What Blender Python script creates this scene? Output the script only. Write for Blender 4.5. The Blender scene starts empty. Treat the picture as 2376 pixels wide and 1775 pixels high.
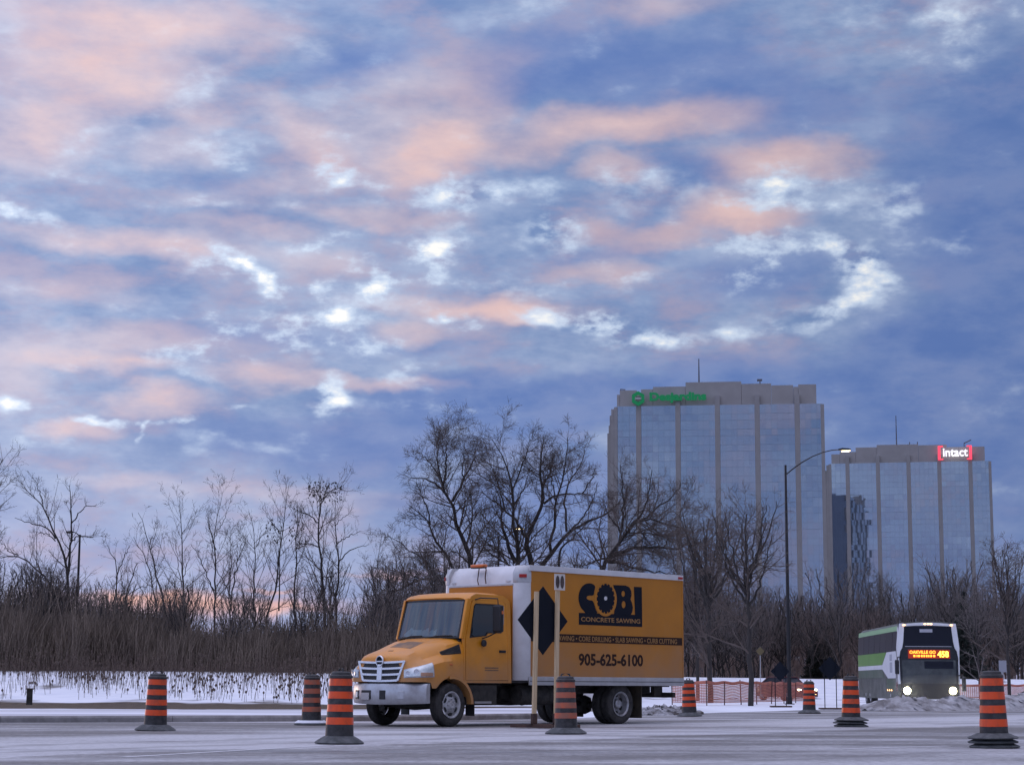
import bpy, bmesh, math, random
import numpy as np
from mathutils import Vector, Matrix
from mathutils.geometry import tessellate_polygon
from mathutils.bvhtree import BVHTree

R = math.radians
SC = bpy.context.scene
COL = SC.collection
random.seed(7)

# ------------------------------------------------------------------ camera
PW, PH = 2376.0, 1775.0            # photograph's pixel grid, used to read positions
FPX = 4456.0                       # focal length in those pixels
PITCH = math.atan(699.5 / FPX)
ROLL = R(0.3)
CAMZ = 0.9
_f = Vector((0, math.cos(PITCH), math.sin(PITCH)))
_u0 = Vector((0, -math.sin(PITCH), math.cos(PITCH)))
_r0 = Vector((1, 0, 0))
_r = _r0 * math.cos(ROLL) + _u0 * math.sin(ROLL)
_u = _u0 * math.cos(ROLL) - _r0 * math.sin(ROLL)
cam = bpy.data.cameras.new('camera')
cam.sensor_width = 36.0
cam.lens = FPX / PW * 36.0
cam.clip_start = 0.1
cam.clip_end = 9000
camo = bpy.data.objects.new('camera', cam)
COL.objects.link(camo)
camo.matrix_world = Matrix(((_r.x, _u.x, -_f.x, 0), (_r.y, _u.y, -_f.y, 0), (_r.z, _u.z, -_f.z, CAMZ), (0, 0, 0, 1)))
SC.camera = camo

def ray(u, v):
    return _f * FPX + _r * (u - PW / 2) + _u * (PH / 2 - v)
def at(u, v, Y):                   # the point seen at (u, v) that stands Y metres ahead
    d = ray(u, v); k = Y / d.y
    return Vector((d.x * k, Y, CAMZ + d.z * k))
def gr(u, v, z=0.0):               # the ground point seen at (u, v)
    d = ray(u, v); k = (z - CAMZ) / d.z
    return Vector((d.x * k, d.y * k, z))

def lin(r, g, b):
    def c(x):
        x /= 255.0
        return x / 12.92 if x <= 0.04045 else ((x + 0.055) / 1.055) ** 2.4
    return (c(r), c(g), c(b))

# ------------------------------------------------------------------ exposure and renderer
SC.view_settings.view_transform = 'Standard'
SC.view_settings.look = 'None'
SC.view_settings.exposure = 0.0
SC.view_settings.gamma = 1.0
SC.view_settings.use_curve_mapping = False
SC.render.engine = 'CYCLES'
SC.cycles.use_denoising = True
SC.cycles.use_adaptive_sampling = True
SC.cycles.adaptive_threshold = 0.015
SC.cycles.adaptive_min_samples = 8
SC.cycles.max_bounces = 6
SC.cycles.diffuse_bounces = 3
SC.cycles.glossy_bounces = 3
SC.cycles.transparent_max_bounces = 12
SC.cycles.sample_clamp_indirect = 6

# ------------------------------------------------------------------ world: dusk sky with broken cloud
SUN_AZ = R(-38)      # the sun has set ahead and to the left
SUN_EL = R(1.5)
W = bpy.data.worlds.new('World'); SC.world = W
W.use_nodes = True
NT = W.node_tree; NT.nodes.clear()
def N(t, **k):
    n = NT.nodes.new(t)
    for a, b in k.items(): setattr(n, a, b)
    return n
def L(a, b): NT.links.new(a, b)
def setv(sock, v):
    if hasattr(v, 'is_output'): L(v, sock)
    else: sock.default_value = v
def M(op, a, b=None, c=None, clamp=False):
    n = N('ShaderNodeMath', operation=op, use_clamp=clamp)
    setv(n.inputs[0], a)
    if b is not None: setv(n.inputs[1], b)
    if c is not None: setv(n.inputs[2], c)
    return n.outputs[0]
def VM(op, a, b=None):
    n = N('ShaderNodeVectorMath', operation=op)
    setv(n.inputs[0], a)
    if b is not None:
        if op == 'SCALE': setv(n.inputs['Scale'], b)
        else: setv(n.inputs[1], b)
    return n.outputs['Value'] if op in ('DOT_PRODUCT', 'LENGTH') else n.outputs[0]
def noise(vec, scale, detail, rough, dist=0.0, col=False):
    n = N('ShaderNodeTexNoise'); n.noise_dimensions = '3D'
    L(vec, n.inputs['Vector'])
    n.inputs['Scale'].default_value = scale; n.inputs['Detail'].default_value = detail
    n.inputs['Roughness'].default_value = rough; n.inputs['Distortion'].default_value = dist
    return n.outputs['Color'] if col else n.outputs['Fac']
def sstep(x, a, b):
    n = N('ShaderNodeMapRange', interpolation_type='SMOOTHSTEP')
    setv(n.inputs['Value'], x); n.inputs['From Min'].default_value = a; n.inputs['From Max'].default_value = b
    return n.outputs[0]
def mixc(f, a, b):
    n = N('ShaderNodeMix', data_type='RGBA')
    setv(n.inputs['Factor'], f)
    for s, v in ((n.inputs[6], a), (n.inputs[7], b)):
        if hasattr(v, 'is_output'): L(v, s)
        else: s.default_value = (*v[:3], 1)
    return n.outputs[2]

tc = N('ShaderNodeTexCoord').outputs['Generated']
dirn = VM('NORMALIZE', tc)
sep = N('ShaderNodeSeparateXYZ'); L(dirn, sep.inputs[0])
DX, DY, DZ = sep.outputs
az = M('MULTIPLY', M('ARCTAN2', DX, DY), 57.2958)
el = M('MULTIPLY', M('ARCSINE', DZ), 57.2958)
stretch = VM('MULTIPLY', dirn, (1.0, 1.0, 1.8))
stretch2 = VM('MULTIPLY', dirn, (1.0, 1.0, 2.5))
nw = noise(stretch, 9.0, 2, 0.5, col=True)
nw2 = noise(stretch, 34.0, 3, 0.6, col=True)
comb = N('ShaderNodeCombineXYZ'); L(az, comb.inputs[0]); L(el, comb.inputs[1])
warp = VM('ADD', VM('SCALE', VM('SUBTRACT', nw, (0.5, 0.5, 0.5)), 2.6), VM('SCALE', VM('SUBTRACT', nw2, (0.5, 0.5, 0.5)), 1.7))
warp = VM('MULTIPLY', warp, (1.0, 0.55, 0.0))
comb.inputs[2].default_value = 1.0
AE = VM('ADD', comb.outputs[0], warp)

def aed(u, v):
    d = ray(u, v).normalized()
    return math.degrees(math.atan2(d.x, d.y)), math.degrees(math.asin(d.z))
DPP = math.degrees(1.0) / FPX
def VMA(a, b, c):
    n = N('ShaderNodeVectorMath', operation='MULTIPLY_ADD')
    for k, v in enumerate((a, b, c)): setv(n.inputs[k], v)
    return n.outputs[0]
_sp = N('ShaderNodeSeparateXYZ'); L(AE, _sp.inputs[0])
def _bc(x):
    n = N('ShaderNodeCombineXYZ')
    for k in range(3): L(x, n.inputs[k])
    return n.outputs[0]
AZV, ELV = _bc(_sp.outputs[0]), _bc(_sp.outputs[1])
def field(blobs, grow=1.25, acc=None):
    """Sum of soft elliptical patches (centre and size given where they stand in the sky), three at a time in vector lanes."""
    first = True
    for i in range(0, len(blobs), 3):
        g = list(blobs[i:i + 3])
        while len(g) < 3: g.append((0, 0, 50, 50, 0, 0.0))
        KA, KE, KC, QA, QE, QC, AM = [], [], [], [], [], [], []
        for (u, v, sx, sy, rot, amp) in g:
            a, e = aed(u, v)
            kx, ky = 1 / (sx * DPP * grow * 1.55), 1 / (sy * DPP * grow * 1.55)
            c, s = math.cos(R(-rot)), math.sin(R(-rot))
            KA.append(c * kx); KE.append(s * kx); KC.append(-(c * a + s * e) * kx)
            QA.append(-s * ky); QE.append(c * ky); QC.append(-(-s * a + c * e) * ky)
            AM.append(amp)
        if acc is not None:                    # a null link that keeps the evaluation in sequence
            azv = VMA(acc, (1e-9,) * 3, AZV)
        else: azv = AZV
        p = VMA(ELV, KE, VMA(azv, KA, KC)); q = VMA(ELV, QE, VMA(azv, QA, QC))
        t = VM('MAXIMUM', VM('SUBTRACT', (1, 1, 1), VMA(q, q, VM('MULTIPLY', p, p))), (0, 0, 0))
        d = VM('DOT_PRODUCT', VM('MULTIPLY', t, t), AM)
        acc = d if first else M('ADD', d, acc)
        first = False
    return acc
PINK = [(330,65,230,52,0,1.3),(225,180,175,48,3,1.35),(85,300,110,62,0,1.2),(480,268,55,22,0,.7),(690,315,110,30,32,.7),
 (415,335,75,35,0,.45),(1010,335,110,48,-25,1.5),(1010,195,130,55,-10,.55),(870,335,170,75,0,.45),(1340,312,160,34,-3,1.1),
 (1570,290,140,30,-10,.8),(1830,360,125,32,0,1.25),(1450,395,60,18,0,.8),(1680,468,60,36,0,1.1),(1770,497,75,28,0,1.2),(1560,545,130,24,-12,.75),
 (1390,515,60,24,0,.5),(310,580,190,22,2,1.15),(560,542,120,22,0,.6),(880,502,130,18,5,.75),(740,622,80,28,0,.6),(1100,728,170,18,2,1.1),
 (970,780,70,22,0,.85),(1215,722,60,26,0,1.3),(1380,640,85,22,0,.6),(280,800,130,26,-5,.7),(210,845,120,13,2,.8),(330,872,50,14,0,.7),
 (600,875,90,26,0,1.0),(850,897,130,12,3,.8),(350,950,80,22,-4,1.15),(150,1000,60,16,0,1.0),(10,850,70,60,0,.5),(280,1130,80,14,0,.4),
 (650,430,100,22,-5,.4),(130,690,130,26,0,.4),(500,470,120,18,0,.3),(1540,8,100,26,0,.45),(640,1155,240,22,0,.3)]
WHITE = [(1060,450,55,24,0,1.1),(1150,428,85,20,-4,.6),(1270,530,45,26,0,1.0),(1290,470,26,36,0,.6),(1540,435,80,26,0,.55),(1890,415,50,24,0,.6),
 (2035,468,48,20,-10,1.0),(1930,560,50,18,10,.6),(1975,590,45,15,30,1.1),(2012,622,30,20,30,1.1),(1978,690,42,18,-20,1.15),(1890,722,55,15,-14,.65),
 (1715,780,80,11,-6,.85),(1550,790,40,14,0,1.1),(1430,775,55,13,8,1.1),(1350,752,55,11,12,.85),(1290,742,50,11,0,.6),(850,722,55,20,0,.9),
 (725,742,40,10,0,.7),(840,790,60,18,0,.4),(1035,750,25,7,0,1.0),(570,640,46,12,40,1.0),(405,665,30,14,0,.7),(500,620,60,13,0,.4),
 (763,925,20,22,30,1.5),(715,905,40,6,0,.8),(800,945,45,10,0,.5),(440,975,62,6,-14,1.3),(250,990,34,5,0,1.2),(305,1012,6,12,0,1.3),
 (460,1052,32,13,0,.45),(430,828,26,11,0,.6),(440,885,30,9,0,.5),(60,510,60,12,14,.9),(360,270,50,18,-15,.65),(460,190,40,32,0,.4),(220,355,18,28,0,.4),
 (590,335,20,14,0,.4),(815,415,32,9,4,.7),(560,480,90,9,-4,.45),(5,925,20,11,0,1.1),(95,912,24,7,0,.5),(30,1025,42,7,4,.5),
 (1000,545,55,18,8,.5),(960,590,30,14,0,.6),(680,600,34,14,-30,.6),(2240,40,60,46,30,.55),(2060,20,60,26,0,.45),(1370,95,32,24,0,.35),(1250,12,40,20,0,.35),
 (715,110,32,14,0,.3),(2220,180,30,40,0,.3),(1180,680,45,16,0,.7),(920,670,120,9,0,.45),(560,1030,95,8,5,.4),(1840,445,34,18,0,.5),(2190,540,24,16,0,.25)]
DARK = [(2320,560,190,380,0,.95),(2150,960,320,160,0,.95),(1790,640,180,55,-6,.75),(800,150,130,45,-18,.7),(690,1040,220,55,3,.75),(1030,970,260,70,0,.85),
 (1900,270,210,80,0,.4),(1640,385,95,28,0,.5),(1620,900,320,60,0,.9),(1250,930,280,60,0,.6),(2200,780,220,90,0,.5),(1400,170,330,95,-4,.75),(1850,200,200,80,0,.5),(500,420,150,40,0,.4),(1180,160,140,60,0,.45),(620,780,260,24,0,.35),(1000,820,200,26,0,.5),
 (1900,1280,560,170,0,.9),(1250,1150,330,110,0,.7),(1380,590,160,22,0,.35),(2080,420,60,80,0,.3)]
LACE = [(1250,540,620,210,0,.9),(620,740,560,230,0,.8),(1900,560,220,160,0,.5),(300,480,300,160,0,.45),(2180,60,260,120,0,.6),(700,330,300,120,0,.5)]
GLOW = [(420,1392,300,20,0,1.3),(900,1337,120,7,0,.8),(620,1352,60,7,0,.8),(250,1420,200,14,0,.7)]
fP = field(PINK, 1.36); fW = field(WHITE, 2.0, fP); fL = field(LACE, 1.1, fW); fD = field(DARK, 1.2, fL); fG = field(GLOW, 1.2, fD)
nm = noise(stretch2, 15.0, 5, 0.6)
nf = noise(stretch, 38.0, 5, 0.56)
nb = noise(stretch, 5.0, 2, 0.5)
nm2 = noise(VM('ADD', stretch2, (3.1, 1.7, 0.4)), 19.0, 5, 0.6)
cn = M('SUBTRACT', nm, 0.5); cn2 = M('SUBTRACT', nm2, 0.5); cf = M('SUBTRACT', nf, 0.5)
dk = M('ADD', M('MULTIPLY', fD, M('MULTIPLY_ADD', cn2, 1.0, 0.95)), M('MULTIPLY', sstep(nb, 0.42, 0.7), 0.3))
dk = sstep(dk, 0.0, 1.0)
pk = M('ADD', M('MULTIPLY', fP, M('ADD', M('MULTIPLY', cn, 1.6), M('MULTIPLY_ADD', cf, 0.9, 0.9))), M('MULTIPLY', sstep(nm2, 0.5, 0.75), M('MULTIPLY_ADD', dk, -0.20, 0.22)))
pk = M('SUBTRACT', 1.0, M('POWER', 0.30, M('MAXIMUM', pk, 0.0)))
wv = M('ADD', M('MULTIPLY', fW, M('ADD', M('MULTIPLY', cf, 3.6), M('MULTIPLY_ADD', cn, 1.2, 0.55))), M('MULTIPLY', sstep(nf, 0.46, 0.74), M('MULTIPLY', sstep(nm, 0.44, 0.62), M('MULTIPLY_ADD', fL, 0.75, 0.3))))
wt = sstep(wv, 0.02, 0.9)
hot = sstep(wv, 0.65, 1.6)
lowh = M('MULTIPLY', sstep(el, 9.0, 1.0), sstep(az, 2.0, -8.0))
base = mixc(sstep(M('ADD', nm, M('MULTIPLY', cf, 0.25)), 0.28, 0.72), lin(111, 138, 187), lin(168, 183, 215))
base = mixc(M('MULTIPLY', lowh, 0.7), base, lin(156, 170, 214))
base = mixc(M('MULTIPLY', sstep(nm2, 0.42, 0.66), 0.6), base, lin(150, 148, 184))
dcol = mixc(sstep(M('ADD', nm2, M('MULTIPLY', cf, 0.4)), 0.3, 0.7), lin(84, 116, 182), lin(114, 138, 192))
skyc = mixc(M('MULTIPLY', dk, 0.92), base, dcol)
pcol = mixc(sstep(az, -10.0, 6.0), lin(226, 200, 204), lin(232, 192, 184))
pcol = mixc(sstep(pk, 0.55, 0.95), pcol, lin(246, 204, 192))
skyc = mixc(M('MULTIPLY', pk, 0.82), skyc, pcol)
skyc = mixc(M('MULTIPLY', wt, 0.90), skyc, lin(204, 220, 244))
skyc = mixc(hot, skyc, lin(254, 253, 250))
skyc = mixc(M('MULTIPLY', sstep(fG, 0.05, 1.4), M('MULTIPLY_ADD', cf, 1.8, 0.58), clamp=True), skyc, lin(250, 186, 158))
# sky above the view tinted pink to warm the light on the ground
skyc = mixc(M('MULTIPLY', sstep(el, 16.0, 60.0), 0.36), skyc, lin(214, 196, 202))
# the air beyond the cloud: physical sky at dusk, a share of it shining through everywhere
st = N('ShaderNodeTexSky'); st.sky_type = 'NISHITA'; st.sun_disc = False
st.sun_elevation = SUN_EL; st.sun_rotation = SUN_AZ
L(tc, st.inputs['Vector']) if st.inputs else None
zen = M('MULTIPLY_ADD', sstep(el, 15.0, 80.0), 2.0, 1.0)        # sky above the view brightened to light the foreground
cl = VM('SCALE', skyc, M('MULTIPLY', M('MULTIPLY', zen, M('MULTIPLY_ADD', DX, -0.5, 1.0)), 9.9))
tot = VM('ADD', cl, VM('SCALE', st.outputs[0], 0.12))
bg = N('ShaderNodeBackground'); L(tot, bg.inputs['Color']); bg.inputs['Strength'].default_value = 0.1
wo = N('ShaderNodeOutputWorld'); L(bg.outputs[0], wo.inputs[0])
W.cycles.sampling_method = 'NONE'      # the sky is broad and even: found by the bounced rays alone

# ------------------------------------------------------------------ the sun, at the horizon ahead and to the left: almost spent
sl = bpy.data.lights.new('sun', 'SUN'); sl.energy = 0.35; sl.angle = R(10); sl.color = (1.0, 0.72, 0.55)
so = bpy.data.objects.new('sun', sl); COL.objects.link(so)
_sd = Vector((math.sin(SUN_AZ) * math.cos(R(3)), math.cos(SUN_AZ) * math.cos(R(3)), math.sin(R(3))))
so.rotation_euler = _sd.to_track_quat('Z', 'Y').to_euler()

# ------------------------------------------------------------------ helpers
def tag(o, label=None, cat=None, group=None, kind=None):
    if label: o['label'] = label
    if cat: o['category'] = cat
    if group: o['group'] = group
    if kind: o['kind'] = kind
    return o
def empty(name, loc=(0, 0, 0), rz=0.0):
    o = bpy.data.objects.new(name, None); COL.objects.link(o)
    o.location = loc; o.rotation_euler = (0, 0, rz); o.empty_display_size = 0.2
    return o
def copy_tree(o, parent=None):
    c = o.copy(); COL.objects.link(c)
    c.parent = parent
    for ch in list(o.children): copy_tree(ch, c)
    return c
def sharpen(me, deg=38):
    bm = bmesh.new(); bm.from_mesh(me)
    bmesh.ops.remove_doubles(bm, verts=bm.verts, dist=1e-5)
    bmesh.ops.recalc_face_normals(bm, faces=bm.faces)
    lim = R(deg)
    for f in bm.faces: f.smooth = True
    for e in bm.edges:
        if len(e.link_faces) == 2: e.smooth = e.calc_face_angle(0) < lim
        else: e.smooth = False
    bm.to_mesh(me); bm.free()
class MB:
    def __init__(s): s.v = []; s.f = []
    def add(s, v, f, m=None):
        b = len(s.v)
        s.v += [tuple(m @ Vector(p)) if m is not None else tuple(p) for p in v]
        s.f += [tuple(i + b for i in q) for q in f]
        return s
    def box(s, c, d, m=None):
        x, y, z = c; a, b, e = d[0] / 2, d[1] / 2, d[2] / 2
        v = [(x + i * a, y + j * b, z + k * e) for k in (-1, 1) for j in (-1, 1) for i in (-1, 1)]
        return s.add(v, [(0, 2, 3, 1), (4, 5, 7, 6), (0, 1, 5, 4), (2, 6, 7, 3), (0, 4, 6, 2), (1, 3, 7, 5)], m)
    def loft(s, rings, cap=True, closed=True):
        b = len(s.v); n = len(rings[0])
        for r in rings: s.v += [tuple(p) for p in r]
        for i in range(len(rings) - 1):
            for j in range(n if closed else n - 1):
                k = (j + 1) % n
                s.f.append((b + i * n + j, b + i * n + k, b + (i + 1) * n + k, b + (i + 1) * n + j))
        if cap and closed:
            s.f.append(tuple(b + j for j in range(n))[::-1])
            s.f.append(tuple(b + (len(rings) - 1) * n + j for j in range(n)))
        return s
    def tube(s, pts, r, n=8, cap=True):
        pts = [Vector(p) for p in pts]
        rs = r if isinstance(r, (list, tuple)) else [r] * len(pts)
        rings = []; ref = None
        for i, p in enumerate(pts):
            t = (pts[min(i + 1, len(pts) - 1)] - pts[max(i - 1, 0)]).normalized()
            if ref is None: ref = Vector((0, 0, 1)) if abs(t.z) < 0.9 else Vector((1, 0, 0))
            a = t.cross(ref).normalized(); bb = t.cross(a).normalized(); ref = -bb if False else ref
            rings.append([p + (a * math.cos(2 * math.pi * k / n) + bb * math.sin(2 * math.pi * k / n)) * rs[i] for k in range(n)])
        return s.loft(rings, cap)
    def lathe(s, prof, n=32, m=None, axis='z'):
        rings = []
        for (r, z) in prof:
            ring = []
            for k in range(n):
                a = 2 * math.pi * k / n
                p = (r * math.cos(a), r * math.sin(a), z) if axis == 'z' else (r * math.cos(a), z, r * math.sin(a))
                ring.append(m @ Vector(p) if m is not None else p)
            rings.append(ring)
        return s.loft(rings, True)
    def prism(s, loops, fn, t):
        """Flat polygon with holes (loops of 2-D points), fn(a, b, d) -> 3-D point, thickness t."""
        ls = [[Vector((a, b, 0)) for a, b in l] for l in loops]
        tris = tessellate_polygon(ls)
        flat = [p for l in ls for p in l]; n = len(flat); b = len(s.v)
        for p in flat: s.v.append(tuple(fn(p.x, p.y, 0.0)))
        for p in flat: s.v.append(tuple(fn(p.x, p.y, t)))
        for q in tris:
            s.f.append(tuple(b + i for i in q)); s.f.append(tuple(b + n + i for i in reversed(q)))
        o = 0
        for l in ls:
            m = len(l)
            for i in range(m):
                j = (i + 1) % m
                s.f.append((b + o + i, b + o + j, b + n + o + j, b + n + o + i))
            o += m
        return s
    def build(s, name, mat, parent=None, smooth=38, bevel=0.0, seg=2):
        me = bpy.data.meshes.new(name)
        me.from_pydata(s.v, [], s.f); me.update()
        if smooth is not None: sharpen(me, smooth)
        if mat is not None: me.materials.append(mat)
        o = bpy.data.objects.new(name, me); COL.objects.link(o)
        if parent is not None: o.parent = parent
        if bevel:
            bv = o.modifiers.new('Bevel', 'BEVEL'); bv.width = bevel; bv.segments = seg
            bv.limit_method = 'ANGLE'; bv.angle_limit = R(40); bv.harden_normals = False
        return o
def np_mesh(name, V, F, mat, parent=None, smooth=False):
    """Mesh from numpy: V (n,3), F (m,k) with k 3 or 4."""
    me = bpy.data.meshes.new(name)
    k = F.shape[1]
    me.vertices.add(len(V)); me.vertices.foreach_set('co', np.ascontiguousarray(V, dtype=np.float32).ravel())
    me.loops.add(F.size); me.loops.foreach_set('vertex_index', np.ascontiguousarray(F, dtype=np.int32).ravel())
    me.polygons.add(len(F)); me.polygons.foreach_set('loop_start', np.arange(0, F.size, k, dtype=np.int32))
    if smooth: me.polygons.foreach_set('use_smooth', np.ones(len(F), dtype=bool))
    me.update(calc_edges=True); me.validate()
    if mat is not None: me.materials.append(mat)
    o = bpy.data.objects.new(name, me); COL.objects.link(o)
    if parent is not None: o.parent = parent
    return o
def text_obj(name, txt, size, mat, parent, mtx, bold=0.0, depth=0.004, sx=1.0, align='LEFT', smooth=None):
    cu = bpy.data.curves.new('t', 'FONT'); cu.body = txt; cu.size = size; cu.offset = bold; cu.extrude = depth / 2
    cu.align_x = align; cu.resolution_u = 3
    t = bpy.data.objects.new('t', cu); COL.objects.link(t)
    bpy.context.view_layer.update()
    me = bpy.data.meshes.new_from_object(t.evaluated_get(bpy.context.evaluated_depsgraph_get()))
    bpy.data.objects.remove(t); bpy.data.curves.remove(cu)
    me.name = name
    me.transform(Matrix.Diagonal((sx, 1, 1, 1))); me.transform(mtx)
    me.materials.clear(); me.materials.append(mat)
    o = bpy.data.objects.new(name, me); COL.objects.link(o)
    if parent is not None: o.parent = parent
    return o

# ------------------------------------------------------------------ materials
def pm(name, col, rough=0.5, metal=0.0, var=0.0, col2=None, scale=4.0, bump=0.0, bscale=60.0, spec=0.5, emit=None, estr=0.0, coat=0.0, lo=0.35, hi=0.65, detail=5, stretch=None, rvar=0.0):
    m = bpy.data.materials.new(name); m.use_nodes = True
    nt = m.node_tree; b = nt.nodes['Principled BSDF']
    b.inputs['Base Color'].default_value = (*col, 1); b.inputs['Roughness'].default_value = rough
    b.inputs['Metallic'].default_value = metal; b.inputs['Specular IOR Level'].default_value = spec
    b.inputs['Coat Weight'].default_value = coat; b.inputs['Coat Roughness'].default_value = 0.12
    if emit: b.inputs['Emission Color'].default_value = (*emit, 1); b.inputs['Emission Strength'].default_value = estr
    if var or col2 or bump or rvar:
        tcn = nt.nodes.new('ShaderNodeTexCoord'); vec = tcn.outputs['Object']
        if stretch:
            mp = nt.nodes.new('ShaderNodeMapping'); mp.inputs['Scale'].default_value = stretch
            nt.links.new(vec, mp.inputs[0]); vec = mp.outputs[0]
        nz = nt.nodes.new('ShaderNodeTexNoise'); nz.inputs['Scale'].default_value = scale; nz.inputs['Detail'].default_value = detail
        nz.inputs['Roughness'].default_value = 0.62
        nt.links.new(vec, nz.inputs['Vector'])
        mr = nt.nodes.new('ShaderNodeMapRange'); mr.inputs['From Min'].default_value = lo; mr.inputs['From Max'].default_value = hi
        nt.links.new(nz.outputs['Fac'], mr.inputs['Value'])
        if var or col2:
            mx = nt.nodes.new('ShaderNodeMix'); mx.data_type = 'RGBA'
            c2 = col2 if col2 else tuple(min(1, c * (1 + var)) for c in col)
            c1 = col if col2 else tuple(c * (1 - var) for c in col)
            mx.inputs[6].default_value = (*c1, 1); mx.inputs[7].default_value = (*c2, 1)
            nt.links.new(mr.outputs[0], mx.inputs[0]); nt.links.new(mx.outputs[2], b.inputs['Base Color'])
        if rvar:
            ma = nt.nodes.new('ShaderNodeMath'); ma.operation = 'MULTIPLY_ADD'
            nt.links.new(mr.outputs[0], ma.inputs[0]); ma.inputs[1].default_value = rvar; ma.inputs[2].default_value = rough
            nt.links.new(ma.outputs[0], b.inputs['Roughness'])
        if bump:
            n2 = nt.nodes.new('ShaderNodeTexNoise'); n2.inputs['Scale'].default_value = bscale; n2.inputs['Detail'].default_value = 4
            nt.links.new(vec, n2.inputs['Vector'])
            bp = nt.nodes.new('ShaderNodeBump'); bp.inputs['Strength'].default_value = bump; bp.inputs['Distance'].default_value = 0.03
            nt.links.new(n2.outputs['Fac'], bp.inputs['Height']); nt.links.new(bp.outputs[0], b.inputs['Normal'])
    return m
def glass_mat(name, tint, refl=0.12, rough=0.03):
    m = bpy.data.materials.new(name); m.use_nodes = True
    nt = m.node_tree; nt.nodes.clear()
    out = nt.nodes.new('ShaderNodeOutputMaterial')
    tr = nt.nodes.new('ShaderNodeBsdfTransparent'); tr.inputs[0].default_value = (*tint, 1)
    gl = nt.nodes.new('ShaderNodeBsdfGlossy'); gl.inputs['Roughness'].default_value = rough
    gl.inputs[0].default_value = (0.95, 0.97, 1, 1)
    lw = nt.nodes.new('ShaderNodeFresnel'); lw.inputs[0].default_value = 1.5
    ad = nt.nodes.new('ShaderNodeMath'); ad.operation = 'ADD'; ad.use_clamp = True; ad.inputs[1].default_value = refl
    nt.links.new(lw.outputs[0], ad.inputs[0])
    mx = nt.nodes.new('ShaderNodeMixShader')
    nt.links.new(ad.outputs[0], mx.inputs[0]); nt.links.new(tr.outputs[0], mx.inputs[1]); nt.links.new(gl.outputs[0], mx.inputs[2])
    nt.links.new(mx.outputs[0], out.inputs[0])
    return m
MT = {}
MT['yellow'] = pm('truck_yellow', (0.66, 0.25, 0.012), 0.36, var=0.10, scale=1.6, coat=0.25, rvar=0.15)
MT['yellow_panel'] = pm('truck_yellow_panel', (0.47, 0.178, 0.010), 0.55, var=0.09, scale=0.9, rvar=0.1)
MT['navy'] = pm('lettering_black', (0.008, 0.011, 0.020), 0.7, spec=.15)
MT['brownletter'] = pm('lettering_brown', (0.035, 0.018, 0.014), 0.7, spec=.15)
MT['white'] = pm('aluminium_white', (0.62, 0.62, 0.64), 0.45, var=0.07, scale=3)
MT['alu'] = pm('aluminium', (0.50, 0.51, 0.53), 0.42, 0.35, var=0.12, scale=5, rvar=0.15)
MT['chrome'] = pm('chrome', (0.74, 0.75, 0.78), 0.20, 0.85, var=0.08, scale=6, rvar=0.12)
MT['bumper'] = pm('bumper_silver', (0.55, 0.56, 0.59), 0.30, 0.6, col2=(0.36, 0.34, 0.35), scale=2.5, rvar=0.2)
MT['black'] = pm('black_plastic', (0.016, 0.016, 0.018), 0.55)
MT['under'] = pm('chassis_black', (0.014, 0.013, 0.013), 0.75, col2=(0.05, 0.045, 0.04), scale=5)
MT['rubber'] = pm('tyre_rubber', (0.020, 0.019, 0.019), 0.85, col2=(0.075, 0.068, 0.066), scale=7, lo=0.35, hi=0.8)
MT['rimwhite'] = pm('rim_white', (0.50, 0.50, 0.52), 0.45, 0.2, col2=(0.16, 0.13, 0.12), scale=9, lo=0.45, hi=0.8)
MT['rimsteel'] = pm('rim_steel', (0.42, 0.42, 0.44), 0.4, 0.5, col2=(0.14, 0.12, 0.11), scale=8, lo=0.4, hi=0.8)
MT['glass'] = glass_mat('window_glass', (0.38, 0.46, 0.48), 0.10)
MT['darkglass'] = glass_mat('dark_glass', (0.10, 0.12, 0.13), 0.05)
MT['interior'] = pm('cab_interior', (0.035, 0.035, 0.038), 0.8)
MT['lens'] = pm('headlamp_lens', (0.55, 0.60, 0.62), 0.15, 0.3, col2=(0.75, 0.80, 0.82), scale=14)
MT['amber'] = pm('amber_lens', (0.62, 0.16, 0.04), 0.3)
MT['paleamber'] = pm('pale_amber_lens', (0.42, 0.24, 0.16), 0.25)
MT['redlens'] = pm('red_lens', (0.38, 0.012, 0.01), 0.3)
MT['mudflap'] = pm('mud_flap', (0.06, 0.045, 0.03), 0.9, col2=(0.03, 0.025, 0.02), scale=5)
MT['paper'] = pm('paper', (0.85, 0.90, 0.92), 0.8)
MT['wood'] = pm('raw_lumber', (0.66, 0.50, 0.31), 0.75, col2=(0.50, 0.36, 0.21), scale=3, stretch=(6, 6, 0.6), bump=0.2)
MT['rust'] = pm('rusty_steel', (0.05, 0.028, 0.024), 0.75, col2=(0.09, 0.045, 0.03), scale=9)
MT['signback'] = pm('sign_back', (0.009, 0.012, 0.020), 0.7, 0.0, spec=.15)
MT['orange'] = pm('barrel_orange', (0.80, 0.085, 0.014), 0.40, col2=(0.40, 0.075, 0.035), scale=7, lo=0.48, hi=0.78, stretch=(1, 1, .5), emit=(0.62, 0.06, 0.01), estr=0.0)
MT['orangedirty'] = pm('barrel_orange_dirty', (0.52, 0.11, 0.05), 0.7, col2=(0.30, 0.12, 0.08), scale=6)
MT['barrelblack'] = pm('barrel_black', (0.018, 0.017, 0.019), 0.6, col2=(0.05, 0.048, 0.05), scale=9)
MT['base'] = pm('rubber_base', (0.055, 0.06, 0.062), 0.85, col2=(0.12, 0.125, 0.13), scale=8)
MT['pole'] = pm('lamp_pole', (0.020, 0.020, 0.024), 0.6, 0.2)
MT['greysign'] = pm('grey_sign', (0.36, 0.37, 0.42), 0.5)

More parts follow.
